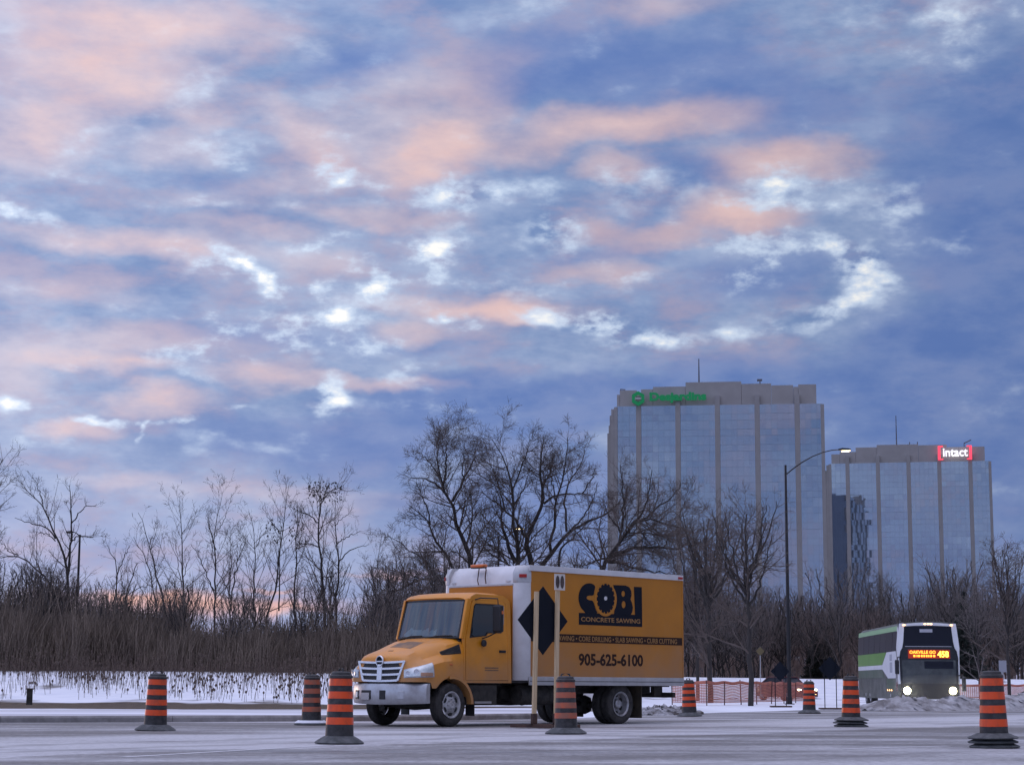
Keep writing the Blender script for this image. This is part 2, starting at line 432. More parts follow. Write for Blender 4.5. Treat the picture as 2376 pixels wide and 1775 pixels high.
def grime(m, z0, z1, col, amt, scale=3.0):
    """Road salt and dirt caked on the lower panels."""
    nt = m.node_tree; b = nt.nodes['Principled BSDF']; src = b.inputs['Base Color'].links[0].from_socket
    tcn = nt.nodes.new('ShaderNodeTexCoord'); sp = nt.nodes.new('ShaderNodeSeparateXYZ'); nt.links.new(tcn.outputs['Object'], sp.inputs[0])
    nz = nt.nodes.new('ShaderNodeTexNoise'); nz.inputs['Scale'].default_value = scale; nz.inputs['Detail'].default_value = 6; nt.links.new(tcn.outputs['Object'], nz.inputs['Vector'])
    ad = nt.nodes.new('ShaderNodeMath'); ad.operation = 'MULTIPLY_ADD'; nt.links.new(nz.outputs['Fac'], ad.inputs[0]); ad.inputs[1].default_value = -(z1 - z0) * 1.2; nt.links.new(sp.outputs[2], ad.inputs[2])
    mr = nt.nodes.new('ShaderNodeMapRange'); mr.inputs['From Min'].default_value = z1 - (z1 - z0) * .6; mr.inputs['From Max'].default_value = z0 - (z1 - z0) * .6; mr.inputs['To Max'].default_value = amt
    nt.links.new(ad.outputs[0], mr.inputs['Value'])
    mx = nt.nodes.new('ShaderNodeMix'); mx.data_type = 'RGBA'; nt.links.new(mr.outputs[0], mx.inputs[0]); nt.links.new(src, mx.inputs[6]); mx.inputs[7].default_value = (*col, 1)
    nt.links.new(mx.outputs[2], b.inputs['Base Color'])
grime(MT['yellow'], .85, 1.5, (0.30, 0.20, 0.13), .55)
grime(MT['yellow_panel'], .9, 2.1, (0.30, 0.19, 0.12), .6, 2.0)
grime(MT['white'], .6, 2.2, (0.33, 0.30, 0.29), .7, 2.0)
grime(MT['alu'], .6, 1.4, (0.28, 0.26, 0.25), .6)

# ------------------------------------------------------------------ terrain, road, kerb
def ss(a, b, x):
    t = np.clip((np.asarray(x, float) - a) / (b - a), 0, 1)
    return t * t * (3 - 2 * t)
_rs = np.random.RandomState(3)
_ph = _rs.rand(14, 3) * 6.28
def wob(x, y):
    h = 0
    for i in range(14):
        k = 0.09 * 1.42 ** i; a = _ph[i, 0]
        h = h + np.sin(x * k * math.cos(a) + y * k * math.sin(a) + _ph[i, 1]) / (1.28 ** i)
    return h / 3.0
def terrain(x, y):
    x = np.asarray(x, float); y = np.asarray(y, float)
    right = ss(-4, 9, x)
    toe = 79 + 49 * right; top = 102 + 48 * right
    h = 1.48 * ss(toe, top, y)
    h = h + (1 - right) * 1.1 * ss(104, 130, y)
    h = h + 0.07 * wob(x * 3, y * 3) * ss(toe - 3, toe + 5, y) - 0.012
    return h
xs = np.concatenate([np.linspace(-3500, -140, 14), np.linspace(-120, -46, 20), np.arange(-44, 60, 0.7), np.linspace(61, 130, 26), np.linspace(150, 3500, 14)])
ys = np.concatenate([np.array([-60., -20, 0]), np.linspace(5, 70, 20), np.arange(71, 155, 0.7), np.linspace(157, 260, 22), np.array([300, 400, 600, 1000, 2000, 4500.])])
XX, YY = np.meshgrid(xs, ys)
ZZ = terrain(XX, YY)
nx, ny = len(xs), len(ys)
idx = np.arange(nx * ny).reshape(ny, nx)
F = np.stack([idx[:-1, :-1].ravel(), idx[:-1, 1:].ravel(), idx[1:, 1:].ravel(), idx[1:, :-1].ravel()], 1)
def ground_mat():
    m = bpy.data.materials.new('snowy_ground'); m.use_nodes = True
    nt = m.node_tree; b = nt.nodes['Principled BSDF']; b.inputs['Roughness'].default_value = 0.8; b.inputs['Specular IOR Level'].default_value = 0.2
    geo = nt.nodes.new('ShaderNodeTexCoord'); o = geo.outputs['Object']
    def nz(scale, detail=5, st=None):
        v = o
        if st:
            mp = nt.nodes.new('ShaderNodeMapping'); mp.inputs['Scale'].default_value = st; nt.links.new(o, mp.inputs[0]); v = mp.outputs[0]
        n = nt.nodes.new('ShaderNodeTexNoise'); n.inputs['Scale'].default_value = scale; n.inputs['Detail'].default_value = detail
        nt.links.new(v, n.inputs['Vector']); return n.outputs['Fac']
    def rng(x, a, c):
        r = nt.nodes.new('ShaderNodeMapRange'); r.inputs['From Min'].default_value = a; r.inputs['From Max'].default_value = c
        nt.links.new(x, r.inputs['Value']); return r.outputs[0]
    def mix(f, a, c):
        n = nt.nodes.new('ShaderNodeMix'); n.data_type = 'RGBA'
        nt.links.new(f, n.inputs[0])
        for s, v in ((n.inputs[6], a), (n.inputs[7], c)):
            if hasattr(v, 'is_output'): nt.links.new(v, s)
            else: s.default_value = (*v, 1)
        return n.outputs[2]
    def ma(op, a, c):
        n = nt.nodes.new('ShaderNodeMath'); n.operation = op; n.use_clamp = True
        for s, v in ((n.inputs[0], a), (n.inputs[1], c)):
            if hasattr(v, 'is_output'): nt.links.new(v, s)
            else: s.default_value = v
        return n.outputs[0]
    snow = mix(rng(nz(0.8), 0.3, 0.7), (0.72, 0.75, 0.82), (0.84, 0.86, 0.90))
    # bare earth and dead turf where the plough has scraped: a long strip beside the kerb and scattered patches
    sp = nt.nodes.new('ShaderNodeSeparateXYZ'); nt.links.new(o, sp.inputs[0])
    wob_ = ma('ADD', sp.outputs[1], 0.0); wob_.node.use_clamp = False
    wn = nt.nodes.new('ShaderNodeMath'); wn.operation = 'MULTIPLY_ADD'; nt.links.new(nz(0.35, 4), wn.inputs[0]); wn.inputs[1].default_value = 9.0; nt.links.new(sp.outputs[1], wn.inputs[2])
    yy = wn.outputs[0]
    strip = ma('MULTIPLY', rng(yy, 70.5, 71.5), rng(yy, 87.5, 85.5))
    leftside = rng(sp.outputs[0], 8.0, 2.0)
    strip = ma('MULTIPLY', strip, leftside)
    patch = ma('MULTIPLY', rng(nz(0.25, 6, (1, 0.45, 1)), 0.60, 0.66), 0.8)
    scrub = ma('MULTIPLY', rng(sp.outputs[1], 103.0, 108.0), ma('ADD', leftside, rng(sp.outputs[1], 149.0, 153.0)))
    dirt = mix(rng(nz(3.0), 0.35, 0.65), (0.055, 0.040, 0.028), (0.12, 0.09, 0.06))
    c = mix(ma('MAXIMUM', ma('MAXIMUM', strip, scrub), patch), snow, dirt)
    nt.links.new(c, b.inputs['Base Color'])
    bp = nt.nodes.new('ShaderNodeBump'); bp.inputs['Strength'].default_value = 0.5; bp.inputs['Distance'].default_value = 0.08
    nt.links.new(nz(5.0, 6), bp.inputs['Height']); nt.links.new(bp.outputs[0], b.inputs['Normal'])
    return m
ground = np_mesh('ground', np.stack([XX.ravel(), YY.ravel(), ZZ.ravel()], 1), F, ground_mat(), smooth=True)
tag(ground, kind='structure')

RDIR = Vector((math.cos(R(50)), math.sin(R(50)), 0))      # the way the road runs
def road_mat():
    m = bpy.data.materials.new('slushy_asphalt'); m.use_nodes = True
    nt = m.node_tree; b = nt.nodes['Principled BSDF']; b.inputs['Specular IOR Level'].default_value = 0.35
    tcn = nt.nodes.new('ShaderNodeTexCoord')
    def mp(rot, sc):
        a = nt.nodes.new('ShaderNodeMapping'); a.inputs['Rotation'].default_value = (0, 0, rot); a.inputs['Scale'].default_value = sc
        nt.links.new(tcn.outputs['Object'], a.inputs[0]); return a.outputs[0]
    def nz(v, s, d=5, r=0.6):
        n = nt.nodes.new('ShaderNodeTexNoise'); n.inputs['Scale'].default_value = s; n.inputs['Detail'].default_value = d; n.inputs['Roughness'].default_value = r
        nt.links.new(v, n.inputs['Vector']); return n.outputs['Fac']
    def rng(x, a, c, t0=0.0, t1=1.0):
        r = nt.nodes.new('ShaderNodeMapRange'); r.interpolation_type = 'SMOOTHSTEP'
        r.inputs['From Min'].default_value = a; r.inputs['From Max'].default_value = c; r.inputs['To Min'].default_value = t0; r.inputs['To Max'].default_value = t1
        nt.links.new(x, r.inputs['Value']); return r.outputs[0]
    def ma(op, a, c, cl=True):
        n = nt.nodes.new('ShaderNodeMath'); n.operation = op; n.use_clamp = cl
        for s, v in ((n.inputs[0], a), (n.inputs[1], c)):
            if hasattr(v, 'is_output'): nt.links.new(v, s)
            else: s.default_value = v
        return n.outputs[0]
    def mix(f, a, c):
        n = nt.nodes.new('ShaderNodeMix'); n.data_type = 'RGBA'; nt.links.new(f, n.inputs[0])
        for s, v in ((n.inputs[6], a), (n.inputs[7], c)):
            if hasattr(v, 'is_output'): nt.links.new(v, s)
            else: s.default_value = (*v, 1)
        return n.outputs[2]
    along = mp(R(-52), (0.022, 0.26, 1))            # long streaks left by traffic
    along2 = mp(R(-50), (0.05, 1.1, 1))
    big = nz(along, 1.0, 4, 0.55); mid = nz(along2, 1.0, 4, 0.6); fine = nz(mp(0, (1, 1, 1)), 9.0, 6, 0.65); blot = nz(mp(0, (1, 1, 1)), 0.5, 5, 0.6)
    s = ma('ADD', ma('MULTIPLY', big, 0.95, False), ma('ADD', ma('MULTIPLY', mid, 0.20, False), ma('ADD', ma('MULTIPLY', fine, 0.22, False), ma('MULTIPLY', blot, 0.36, False), False), False), False)
    # a lane left pale with packed powder beyond the swept strip nearest us
    pb = gr(1400, 1712); bn = Vector((-math.sin(R(52)), math.cos(R(52)), 0))
    dp = nt.nodes.new('ShaderNodeVectorMath'); dp.operation = 'DOT_PRODUCT'; nt.links.new(tcn.outputs['Object'], dp.inputs[0]); dp.inputs[1].default_value = bn
    dist = ma('ADD', ma('SUBTRACT', dp.outputs['Value'], bn.dot(pb), False), ma('MULTIPLY', ma('SUBTRACT', blot, 0.5, False), 1.6, False), False)
    band = ma('MULTIPLY', rng(dist, -0.25, 0.35), rng(dist, 7.6, 5.2))
    near = rng(dist, -5.0, -8.5)
    s = ma('ADD', s, ma('ADD', ma('MULTIPLY', band, 0.20, False), ma('MULTIPLY', near, 0.10, False), False), False)
    snow = rng(s, 0.76, 1.10)
    dry = mix(rng(fine, 0.3, 0.7), (0.135, 0.13, 0.128), (0.215, 0.205, 0.20))       # salt-bleached asphalt
    powder = mix(rng(fine, 0.3, 0.7), (0.42, 0.42, 0.435), (0.56, 0.56, 0.58))
    c = mix(snow, dry, powder)
    wet = rng(nz(mp(R(-52), (0.03, 0.35, 1)), 1.3, 3), 0.60, 0.70)
    c = mix(ma('MULTIPLY', wet, 0.55), c, (0.10, 0.098, 0.105))
    # tyre tracks pressed down to damp asphalt, wandering a little
    wv_ = ma('ADD', dist, ma('MULTIPLY', ma('SUBTRACT', nz(mp(R(-52), (0.035, 0.05, 1)), 1.0, 2), 0.5, False), 5.0, False), False)
    trk = None
    for off in (-6.9, -5.1, -2.6, -0.9, 1.5, 3.3, 8.4, 10.2):
        e = rng(ma('ABSOLUTE', ma('SUBTRACT', wv_, off, False), 0.0, False), 0.34, 0.10)
        trk = e if trk is None else ma('MAXIMUM', trk, e)
    trk = ma('MULTIPLY', trk, rng(ma('ADD', ma('MULTIPLY', fine, 0.5, False), ma('MULTIPLY', mid, 0.7, False), False), 0.42, 0.80))
    c = mix(ma('MULTIPLY', trk, 0.62), c, (0.115, 0.11, 0.108))
    grit = rng(nz(mp(0, (1, 1, 1)), 26.0, 3, 0.7), 0.64, 0.72)
    c = mix(ma('MULTIPLY', grit, 0.5), c, (0.09, 0.085, 0.08))
    nt.links.new(c, b.inputs['Base Color'])
    nt.links.new(rng(wet, 0, 1, 0.75, 0.45), b.inputs['Roughness'])
    bp = nt.nodes.new('ShaderNodeBump'); bp.inputs['Strength'].default_value = 0.35; bp.inputs['Distance'].default_value = 0.01
    nt.links.new(nz(mp(0, (1, 1, 1)), 40.0, 3), bp.inputs['Height']); nt.links.new(bp.outputs[0], b.inputs['Normal'])
    return m
# near road: up to the kerb on the left and out to the far edge of the crossing on the right
kerb_px = [(-420, 1677), (0, 1676), (400, 1675), (800, 1673), (1100, 1670), (1330, 1666)]
kerb_pts = [gr(u, v) for u, v in kerb_px]
far_edge = [gr(1600, 1655), gr(1900, 1646), gr(2376, 1648), gr(2700, 1648)]
rp = [Vector((-70, -20, 0)), Vector((70, -20, 0))] + [Vector((p.x, p.y, 0)) for p in reversed(far_edge)] + list(reversed(kerb_pts))
b_ = MB(); b_.prism([[(p.x, p.y) for p in rp]], lambda a, c, d: (a, c, 0.004 + d - 0.002), 0.002)
ROADM = road_mat()
road = b_.build('road', ROADM, None, smooth=None); tag(road, kind='structure')
MT['linepaint'] = pm('worn_white_paint', (0.62, 0.62, 0.64), 0.7, col2=(0.38, 0.38, 0.40), scale=3, lo=0.45, hi=0.75)
def marking(p, q, w, name='lane_marking'):
    d = (q - p).normalized(); n = Vector((-d.y, d.x, 0)) * w / 2
    k = MB(); z = 0.008
    k.add([(p - n)[:2] + (z,), (q - n)[:2] + (z,), (q + n)[:2] + (z,), (p + n)[:2] + (z,)], [(0, 1, 2, 3)])
    return k.build(name, MT['linepaint'], road, smooth=None)
marking(gr(285, 1757), gr(770, 1729), 0.14)
marking(gr(-60, 1688), gr(44, 1686), 0.14)
marking(gr(1960, 1738), gr(2200, 1731), 0.14)
marking(gr(380, 1696), gr(640, 1690), 0.12)
# kerb of the boulevard on the left, in precast lengths
MT['kerb'] = pm('kerb_concrete', (0.20, 0.19, 0.19), 0.85, col2=(0.32, 0.31, 0.31), scale=3, bump=0.3, bscale=30)
kerb = empty('kerb'); tag(kerb, kind='structure')
for a, c in zip(kerb_pts[:-1], kerb_pts[1:]):
    d = (c - a); n = max(1, int(d.length / 2.4)); st = d / n; t = st.normalized(); nn = Vector((-t.y, t.x, 0))
    for i in range(n):
        p, q = a + st * i + t * 0.006, a + st * (i + 1) - t * 0.006
        k = MB()
        prof = [(0.0, -0.05), (0.0, 0.10), (0.025, 0.14), (0.22, 0.15), (0.22, -0.05)]
        k.loft([[e + nn * y + Vector((0, 0, z)) for y, z in prof] for e in (p, q)], True)
        k.build('kerb_stone', MT['kerb'], kerb, smooth=None)
# boulevard behind the kerb: trodden snow over turf, up to the bank
MT['boulevard'] = pm('boulevard_snow', (0.30, 0.29, 0.31), 0.85, col2=(0.78, 0.80, 0.86), scale=0.16, lo=0.36, hi=0.58, stretch=(0.22, 1.6, 1), bump=0.4, bscale=6)
bp_ = [p + Vector((0, 0.2, 0)) for p in kerb_pts] + [gr(1330, 1650), gr(900, 1656), gr(400, 1657), gr(0, 1657), gr(-420, 1658)]
k = MB(); k.prism([[(p.x, p.y) for p in bp_]], lambda a, c, d: (a, c, 0.09 + d), 0.05)
tag(k.build('boulevard', MT['boulevard'], None, smooth=None), kind='structure')

# ploughed slush along the crossing's far edge
def windrow(name, a, c, hgt, wid, n, seed, mat, label, cat, groupk=None, kind=None):
    rs = np.random.RandomState(seed); d = (c - a); t = d.normalized(); nn = Vector((-t.y, t.x, 0))
    J = 14; V = []; 
    for i in range(n + 1):
        p = a + d * (i / n); e = min(1, i / n * 8, (1 - i / n) * 8)
        for j in range(J + 1):
            s = j / J * 2 - 1
            x = p.x + nn.x * s * wid / 2; y = p.y + nn.y * s * wid / 2
            prof = max(0, 1 - abs(s) ** 1.7)
            z = hgt * e * prof * (0.75 + 0.38 * float(wob(x * 9, y * 9)) + 0.16 * float(wob(x * 37 + 5, y * 41))) 
            V.append((x + 0.05 * rs.randn(), y + 0.05 * rs.randn(), max(-0.03, z + 0.05 * rs.randn() * prof)))
    idx = np.arange((n + 1) * (J + 1)).reshape(n + 1, J + 1)
    F = np.stack([idx[:-1, :-1].ravel(), idx[1:, :-1].ravel(), idx[1:, 1:].ravel(), idx[:-1, 1:].ravel()], 1)
    o = np_mesh(name, np.array(V), F, mat, smooth=True)
    tag(o, label, cat, kind=kind); return o
MT['slush'] = pm('dirty_slush', (0.16, 0.15, 0.15), 0.85, col2=(0.46, 0.46, 0.48), scale=1.6, lo=0.38, hi=0.7, bump=0.8, bscale=7)
windrow('snow_bank', gr(1992, 1648), gr(2700, 1646), 0.62, 3.0, 150, 5, MT['slush'], 'long bank of dirty ploughed slush in front of the bus', 'snow bank')
MT['heap'] = pm('snow_heap', (0.07, 0.06, 0.055), 0.85, col2=(0.55, 0.56, 0.60), scale=1.8, lo=0.42, hi=0.66, bump=0.8, bscale=8)
windrow('snow_heap', gr(1480, 1659), gr(1590, 1656), 0.28, 1.6, 40, 9, MT['heap'], 'low dark heap streaked with snow behind the truck', 'snow heap')

# ------------------------------------------------------------------ two glass office towers
def tower_glass():
    m = bpy.data.materials.new('mirror_glass'); m.use_nodes = True
    nt = m.node_tree; b = nt.nodes['Principled BSDF']
    oi = nt.nodes.new('ShaderNodeObjectInfo'); tcn = nt.nodes.new('ShaderNodeTexCoord')
    nz = nt.nodes.new('ShaderNodeTexNoise'); nz.inputs['Scale'].default_value = 0.5; nz.inputs['Detail'].default_value = 2
    nt.links.new(tcn.outputs['Object'], nz.inputs['Vector'])
    ad = nt.nodes.new('ShaderNodeMath'); ad.operation = 'ADD'; nt.links.new(oi.outputs['Random'], ad.inputs[0]); nt.links.new(nz.outputs['Fac'], ad.inputs[1])
    mr = nt.nodes.new('ShaderNodeMapRange'); mr.inputs['From Max'].default_value = 2.0; nt.links.new(ad.outputs[0], mr.inputs['Value'])
    mx = nt.nodes.new('ShaderNodeMix'); mx.data_type = 'RGBA'; mx.inputs[6].default_value = (0.335, 0.39, 0.47, 1); mx.inputs[7].default_value = (0.385, 0.44, 0.52, 1)
    nt.links.new(mr.outputs[0], mx.inputs[0]); nt.links.new(mx.outputs[2], b.inputs['Base Color'])
    b.inputs['Metallic'].default_value = 0.92; b.inputs['Roughness'].default_value = 0.03
    return m
MT['tglass'] = tower_glass()
MT['tcore'] = pm('mullion_dark', (0.29, 0.33, 0.39), 0.25, 0.85)
MT['tconc'] = pm('precast_concrete', (0.34, 0.325, 0.32), 0.8, col2=(0.38, 0.365, 0.36), scale=0.3)
MT['tconc2'] = pm('precast_pier', (0.31, 0.30, 0.30), 0.8, col2=(0.35, 0.34, 0.34), scale=0.3)
MT['mast'] = pm('mast_grey', (0.10, 0.10, 0.12), 0.6)
BAY, FLR, NFL, PW_ = 9.4, 3.6, 18, 1.15
_winc = {}
def win_mesh(w, v):
    """One storey of one bay: two rows of panes, each pane a hair out of true."""
    key = (round(w, 2), v)
    if key in _winc: return _winc[key]
    rs = random.Random(hash(key) % 9999); n = max(3, round(w / 1.36)); k = MB(); g = .022
    for r_, (z0, z1) in enumerate(((0, 1.5), (1.5, FLR))):
        for i in range(n):
            x0, x1 = -w / 2 + w * i / n + g, -w / 2 + w * (i + 1) / n - g
            a, c = rs.uniform(-.003, .003), rs.uniform(-.0025, .0025)
            q = [(x0, a + c, z0 + g), (x1, -a + c, z0 + g), (x1, -a - c, z1 - g), (x0, a - c, z1 - g)]
            b = len(k.v)
            k.v += [(x, y * 1.0, z) for x, y, z in q] + [(x, .08, z) for x, y, z in q]
            k.f += [(b, b + 1, b + 2, b + 3)] + [(b + i1, b + 4 + i1, b + 4 + (i1 + 1) % 4, b + (i1 + 1) % 4) for i1 in range(4)]
    me = bpy.data.meshes.new('window'); me.from_pydata(k.v, [], k.f); me.update(); me.materials.append(MT['tglass'])
    _winc[key] = me; return me
def tower(u_left, u_right, Y, rot, depth, skyline, label, H):
    """Facade's left and right edges at picture columns u_left, u_right; Y the distance of the left edge."""
    A = at(u_left, 1587, Y); A.z = 0
    dirx = Vector((math.cos(R(rot)), -math.sin(R(rot)), 0))
    d = ray(u_right, 1587); s_ = None
    # distance along the facade until the right-hand sight line is met
    tt = (d.x * A.y - d.y * A.x) / (d.y * dirx.x - d.x * dirx.y)
    Wd = tt
    t = empty('office_tower', A, -R(rot)); tag(t, label, 'building', 'glass office towers')
    # local: x along the facade, y backwards, z up
    f0 = .58 / 5.21 * Wd; bay = (Wd - f0 - .63 / 5.21 * Wd) / 4
    fl = H / NFL
    piers = [f0 + bay * i for i in range(5)]
    MB().box((Wd / 2, depth / 2 + .25, H / 2), (Wd - .1, depth, H)).build('core', MT['tcore'], t, smooth=None)
    ed = [0] + piers + [Wd]
    for i in range(6):
        x0 = ed[i] + (PW_ / 2 if i else .05); x1 = ed[i + 1] - (PW_ / 2 if i < 5 else .05)
        for k_ in range(NFL):
            o = bpy.data.objects.new('window', win_mesh(x1 - x0, (i * 7 + k_ * 3) % 5)); COL.objects.link(o); o.parent = t
            o.location = ((x0 + x1) / 2, .10, k_ * fl); o.scale = (1, 1, fl / FLR)
    for x in piers:
        MB().box((x, .0, (H + 2.2) / 2), (PW_, 1.0, H + 2.2)).build('pier', MT['tconc2'], t, smooth=None)
    # side walls: glazed between piers
    for xs_, nm_ in ((-.02, -1), (Wd + .02, 1)):
        for i in range(4):
            y0 = .8 + (depth - 1) * i / 4; y1 = .8 + (depth - 1) * (i + 1) / 4 - 1.1
            for (z0, z1) in ([(H * q_ / NFL + .12, H * (q_ + 1) / NFL - .12) for q_ in range(NFL)] if (nm_ > 0 and depth > 50) else ((0, H * .33), (H * .33 + .15, H * .66), (H * .66 + .15, H - .1))):
                MB().box((xs_, (y0 + y1) / 2, (z0 + z1) / 2), (.12, y1 - y0, z1 - z0)).build('side_window', MT['tglass'], t, smooth=None)
    for i in range(5):
        for xs_ in (.0, Wd):
            MB().box((xs_, .3 + (depth - .6) * i / 4, (H - .2) / 2), (.8, 1.1, H - .2)).build('side_pier', MT['tconc2'], t, smooth=None)
    # stepped parapet: (from, to) as fractions of the facade, height
    for j, (a, b, h) in enumerate(skyline):
        MB().box(((a + b) / 2 * Wd, .55 + depth * .5 * 0 + 3, H + h / 2 + .02), ((b - a) * Wd - .06, 6 + .02 * j, h)).build('parapet', MT['tconc'], t, smooth=None)
    return t, Wd, piers, H
def yz(v, Y): return at(1680, v, Y).z
# taller tower
Y1, Y2 = 450., 580.
H1 = at(1440, 943, Y1).z
fr = lambda px, a=160., b=2090.: (px - a) / (b - a)
hh = lambda y, base=552., s=3.934, Y=Y1: (base - y) / s * Y / 4511
sk1 = [(fr(168), fr(195), hh(440)), (fr(195), fr(355), hh(400)), (fr(355), fr(397), hh(425)), (fr(397), fr(510), hh(393)), (fr(510), fr(818), hh(372)), (fr(818), fr(1342), hh(334)), (fr(1342), fr(1620), hh(357)), (fr(1620), fr(1825), hh(375)), (fr(1825), fr(1870), hh(392)), (fr(1870), fr(2038), hh(371))]
T1, W1, P1, _ = tower(1431, 1921, Y1, 8.0, 58, sk1, 'taller glass office tower with green rooftop sign, behind the big bare trees', H1)
# stepped stair on the tall tower's left flank
for i, (w, z) in enumerate(((.63, H1 - .6), (1.07, H1 - 2.0), (1.4, H1 - 4.3), (1.8, H1 - 6.0))):
    MB().box((-w / 2 - .1, 1.6 + i * .9, z / 2), (w + .8, 2.6, z)).build('flank_step', MT['tconc'], T1, smooth=None)
MB().tube([(fr(940) * W1, 4, H1 + hh(336)), (fr(940) * W1, 4, H1 + hh(90))], [.22, .12], 6).build('mast', MT['mast'], T1)
MB().tube([(fr(1515) * W1, 4, H1 + hh(357)), (fr(1515) * W1, 4, H1 + hh(300))], .15, 6).build('antenna', MT['mast'], T1)
MB().box((fr(1512) * W1, 4, H1 + hh(302)), (1.2, .3, .5)).build('antenna_dish', MT['mast'], T1)
MB().tube([(fr(200) * W1, 2, H1 + hh(400)), (fr(200) * W1, 2, H1 + hh(380)), (fr(245) * W1, 1, H1 + hh(390))], .14, 6).build('davit', MT['mast'], T1)
# green sign: hexagon emblem and lettering
MT['signgreen'] = pm('sign_green', (0.005, 0.10, 0.035), 0.5, emit=(0.0, 0.20, 0.07), estr=.55)
def fac(x, z, y=-.35): return Vector((x, y, z))
sgn = None
ex, ez = fr(375) * W1, H1 + hh(487)
def hexa(r, rot=30): return [(ex + r * math.cos(R(60 * i + rot)), ez + r * 1.05 * math.sin(R(60 * i + rot))) for i in range(6)]
rh = 66 / 3.934 * Y1 / 4511 
sgn = MB().prism([hexa(rh), list(reversed(hexa(rh * .52)))], lambda a, b, d: (a, -.85 - d, b), .4).build('roof_sign', MT['signgreen'], T1, smooth=None)
MB().box((ex, -1.1, ez), (rh * 1.0, .2, rh * .16)).build('emblem_bar', MT['white'], sgn, smooth=None)
def face_text(name, txt, x0, x1, zb, h, mat, par, bold, y=-.9, d=.35, baseline=None):
    o = text_obj(name, txt, 1.0, mat, par, Matrix.Identity(4), bold=bold, depth=d)
    co = np.array([v.co[:] for v in o.data.vertices]); mn, mx = co.min(0), co.max(0)
    sx = (x1 - x0) / (mx[0] - mn[0]); sz = h / (mx[1] - mn[1])
    for v in o.data.vertices:
        a, b, c = v.co; v.co = (x0 + (a - mn[0]) * sx, y + c * -1.0, zb + (b - mn[1]) * sz)
    o.data.flip_normals()
    return o
face_text('sign_lettering', 'Desjardins', fr(482) * W1, fr(1015) * W1, H1 + hh(535), (535 - 432) / 3.934 * Y1 / 4511, MT['signgreen'], sgn, .05)
# lower tower
H2 = at(1960, 1076, Y2).z
fr2 = lambda px, a=120., b=1397.: (px - a) / (b - a)
hh2 = lambda y, base=388., s=3.372, Y=Y2: (base - y) / s * Y / 4511
sk2 = [(fr2(132), fr2(200), hh2(312)), (fr2(200), fr2(330), hh2(296)), (fr2(330), fr2(500), hh2(262)), (fr2(500), fr2(835), hh2(245)), (fr2(835), fr2(1062), hh2(254)), (fr2(1062), fr2(1360), hh2(274))]
T2, W2, P2, _ = tower(1936, 2314, Y2, 12.5, 38, sk2, 'lower glass office tower with lit white and red rooftop sign, at the right', H2)
for i, (w, z) in enumerate(((.6, H2 - .4), (1.4, H2 - 2.0), (2.4, H2 - 4.0))):
    MB().box((-w / 2 - .1, 1.6 + i * .9, z / 2), (w + .8, 2.6, z)).build('flank_step', MT['tconc'], T2, smooth=None)
MB().tube([(fr2(660) * W2, 4, H2 + hh2(246)), (fr2(660) * W2, 4, H2 + hh2(0))], [.22, .12], 6).build('mast', MT['mast'], T2)
for px, py in ((595, 236), (700, 237), (765, 215), (828, 215)):
    MB().tube([(fr2(px) * W2, 4, H2 + hh2(248)), (fr2(px) * W2, 4, H2 + hh2(py))], .16, 6).build('antenna', MT['mast'], T2)
MB().tube([(fr2(1200) * W2, 2, H2 + hh2(274)), (fr2(1200) * W2, 2, H2 + hh2(240)), (fr2(1255) * W2, 1, H2 + hh2(218))], .16, 6).build('davit', MT['mast'], T2)
MT['signwhite'] = pm('sign_white_lit', (.9, .9, .9), .4, emit=(1, .97, 1.0), estr=1.1)
MT['signred'] = pm('sign_red_lit', (.8, .05, .08), .4, emit=(1.0, .06, .11), estr=1.3)
sx0, sx1 = fr2(990) * W2, fr2(1258) * W2
sz0, sz1 = H2 + hh2(378), H2 + hh2(268)
t_ = .9
def bracket(x0, dirs):
    w = 2.0
    L_ = [(x0, sz0), (x0 + dirs * w * .75, sz0), (x0 + dirs * w * .75, sz0 + .34), (x0 + dirs * .72, sz0 + .34), (x0 + dirs * .72, sz1 - .34), (x0 + dirs * w * .75, sz1 - .34), (x0 + dirs * w * .75, sz1), (x0, sz1)]
    return L_ if dirs > 0 else list(reversed(L_))
s2 = MB().prism([bracket(sx0, 1)], lambda a, b, d: (a, -.9 - d, b), .35).build('roof_sign', MT['signred'], T2, smooth=None)
MB().prism([bracket(sx1, -1)], lambda a, b, d: (a, -.9 - d, b), .35).build('sign_bracket', MT['signred'], s2, smooth=None)
face_text('sign_lettering', 'intact', fr2(1030) * W2, fr2(1226) * W2, H2 + hh2(352), (352 - 287) / 3.372 * Y2 / 4511, MT['signwhite'], s2, .018)
# green emblem on its left flank
MB().prism([[(a, b) for a, b in [(6 + 3.2 * math.cos(R(60 * i)), H2 + .5 + 4.2 * math.sin(R(60 * i))) for i in range(6)]]], lambda a, b, d: (-2.6 - d, a - 4, b), .4).build('flank_sign', MT['signgreen'], T2, smooth=None)
# wisps of steam over the lower roof

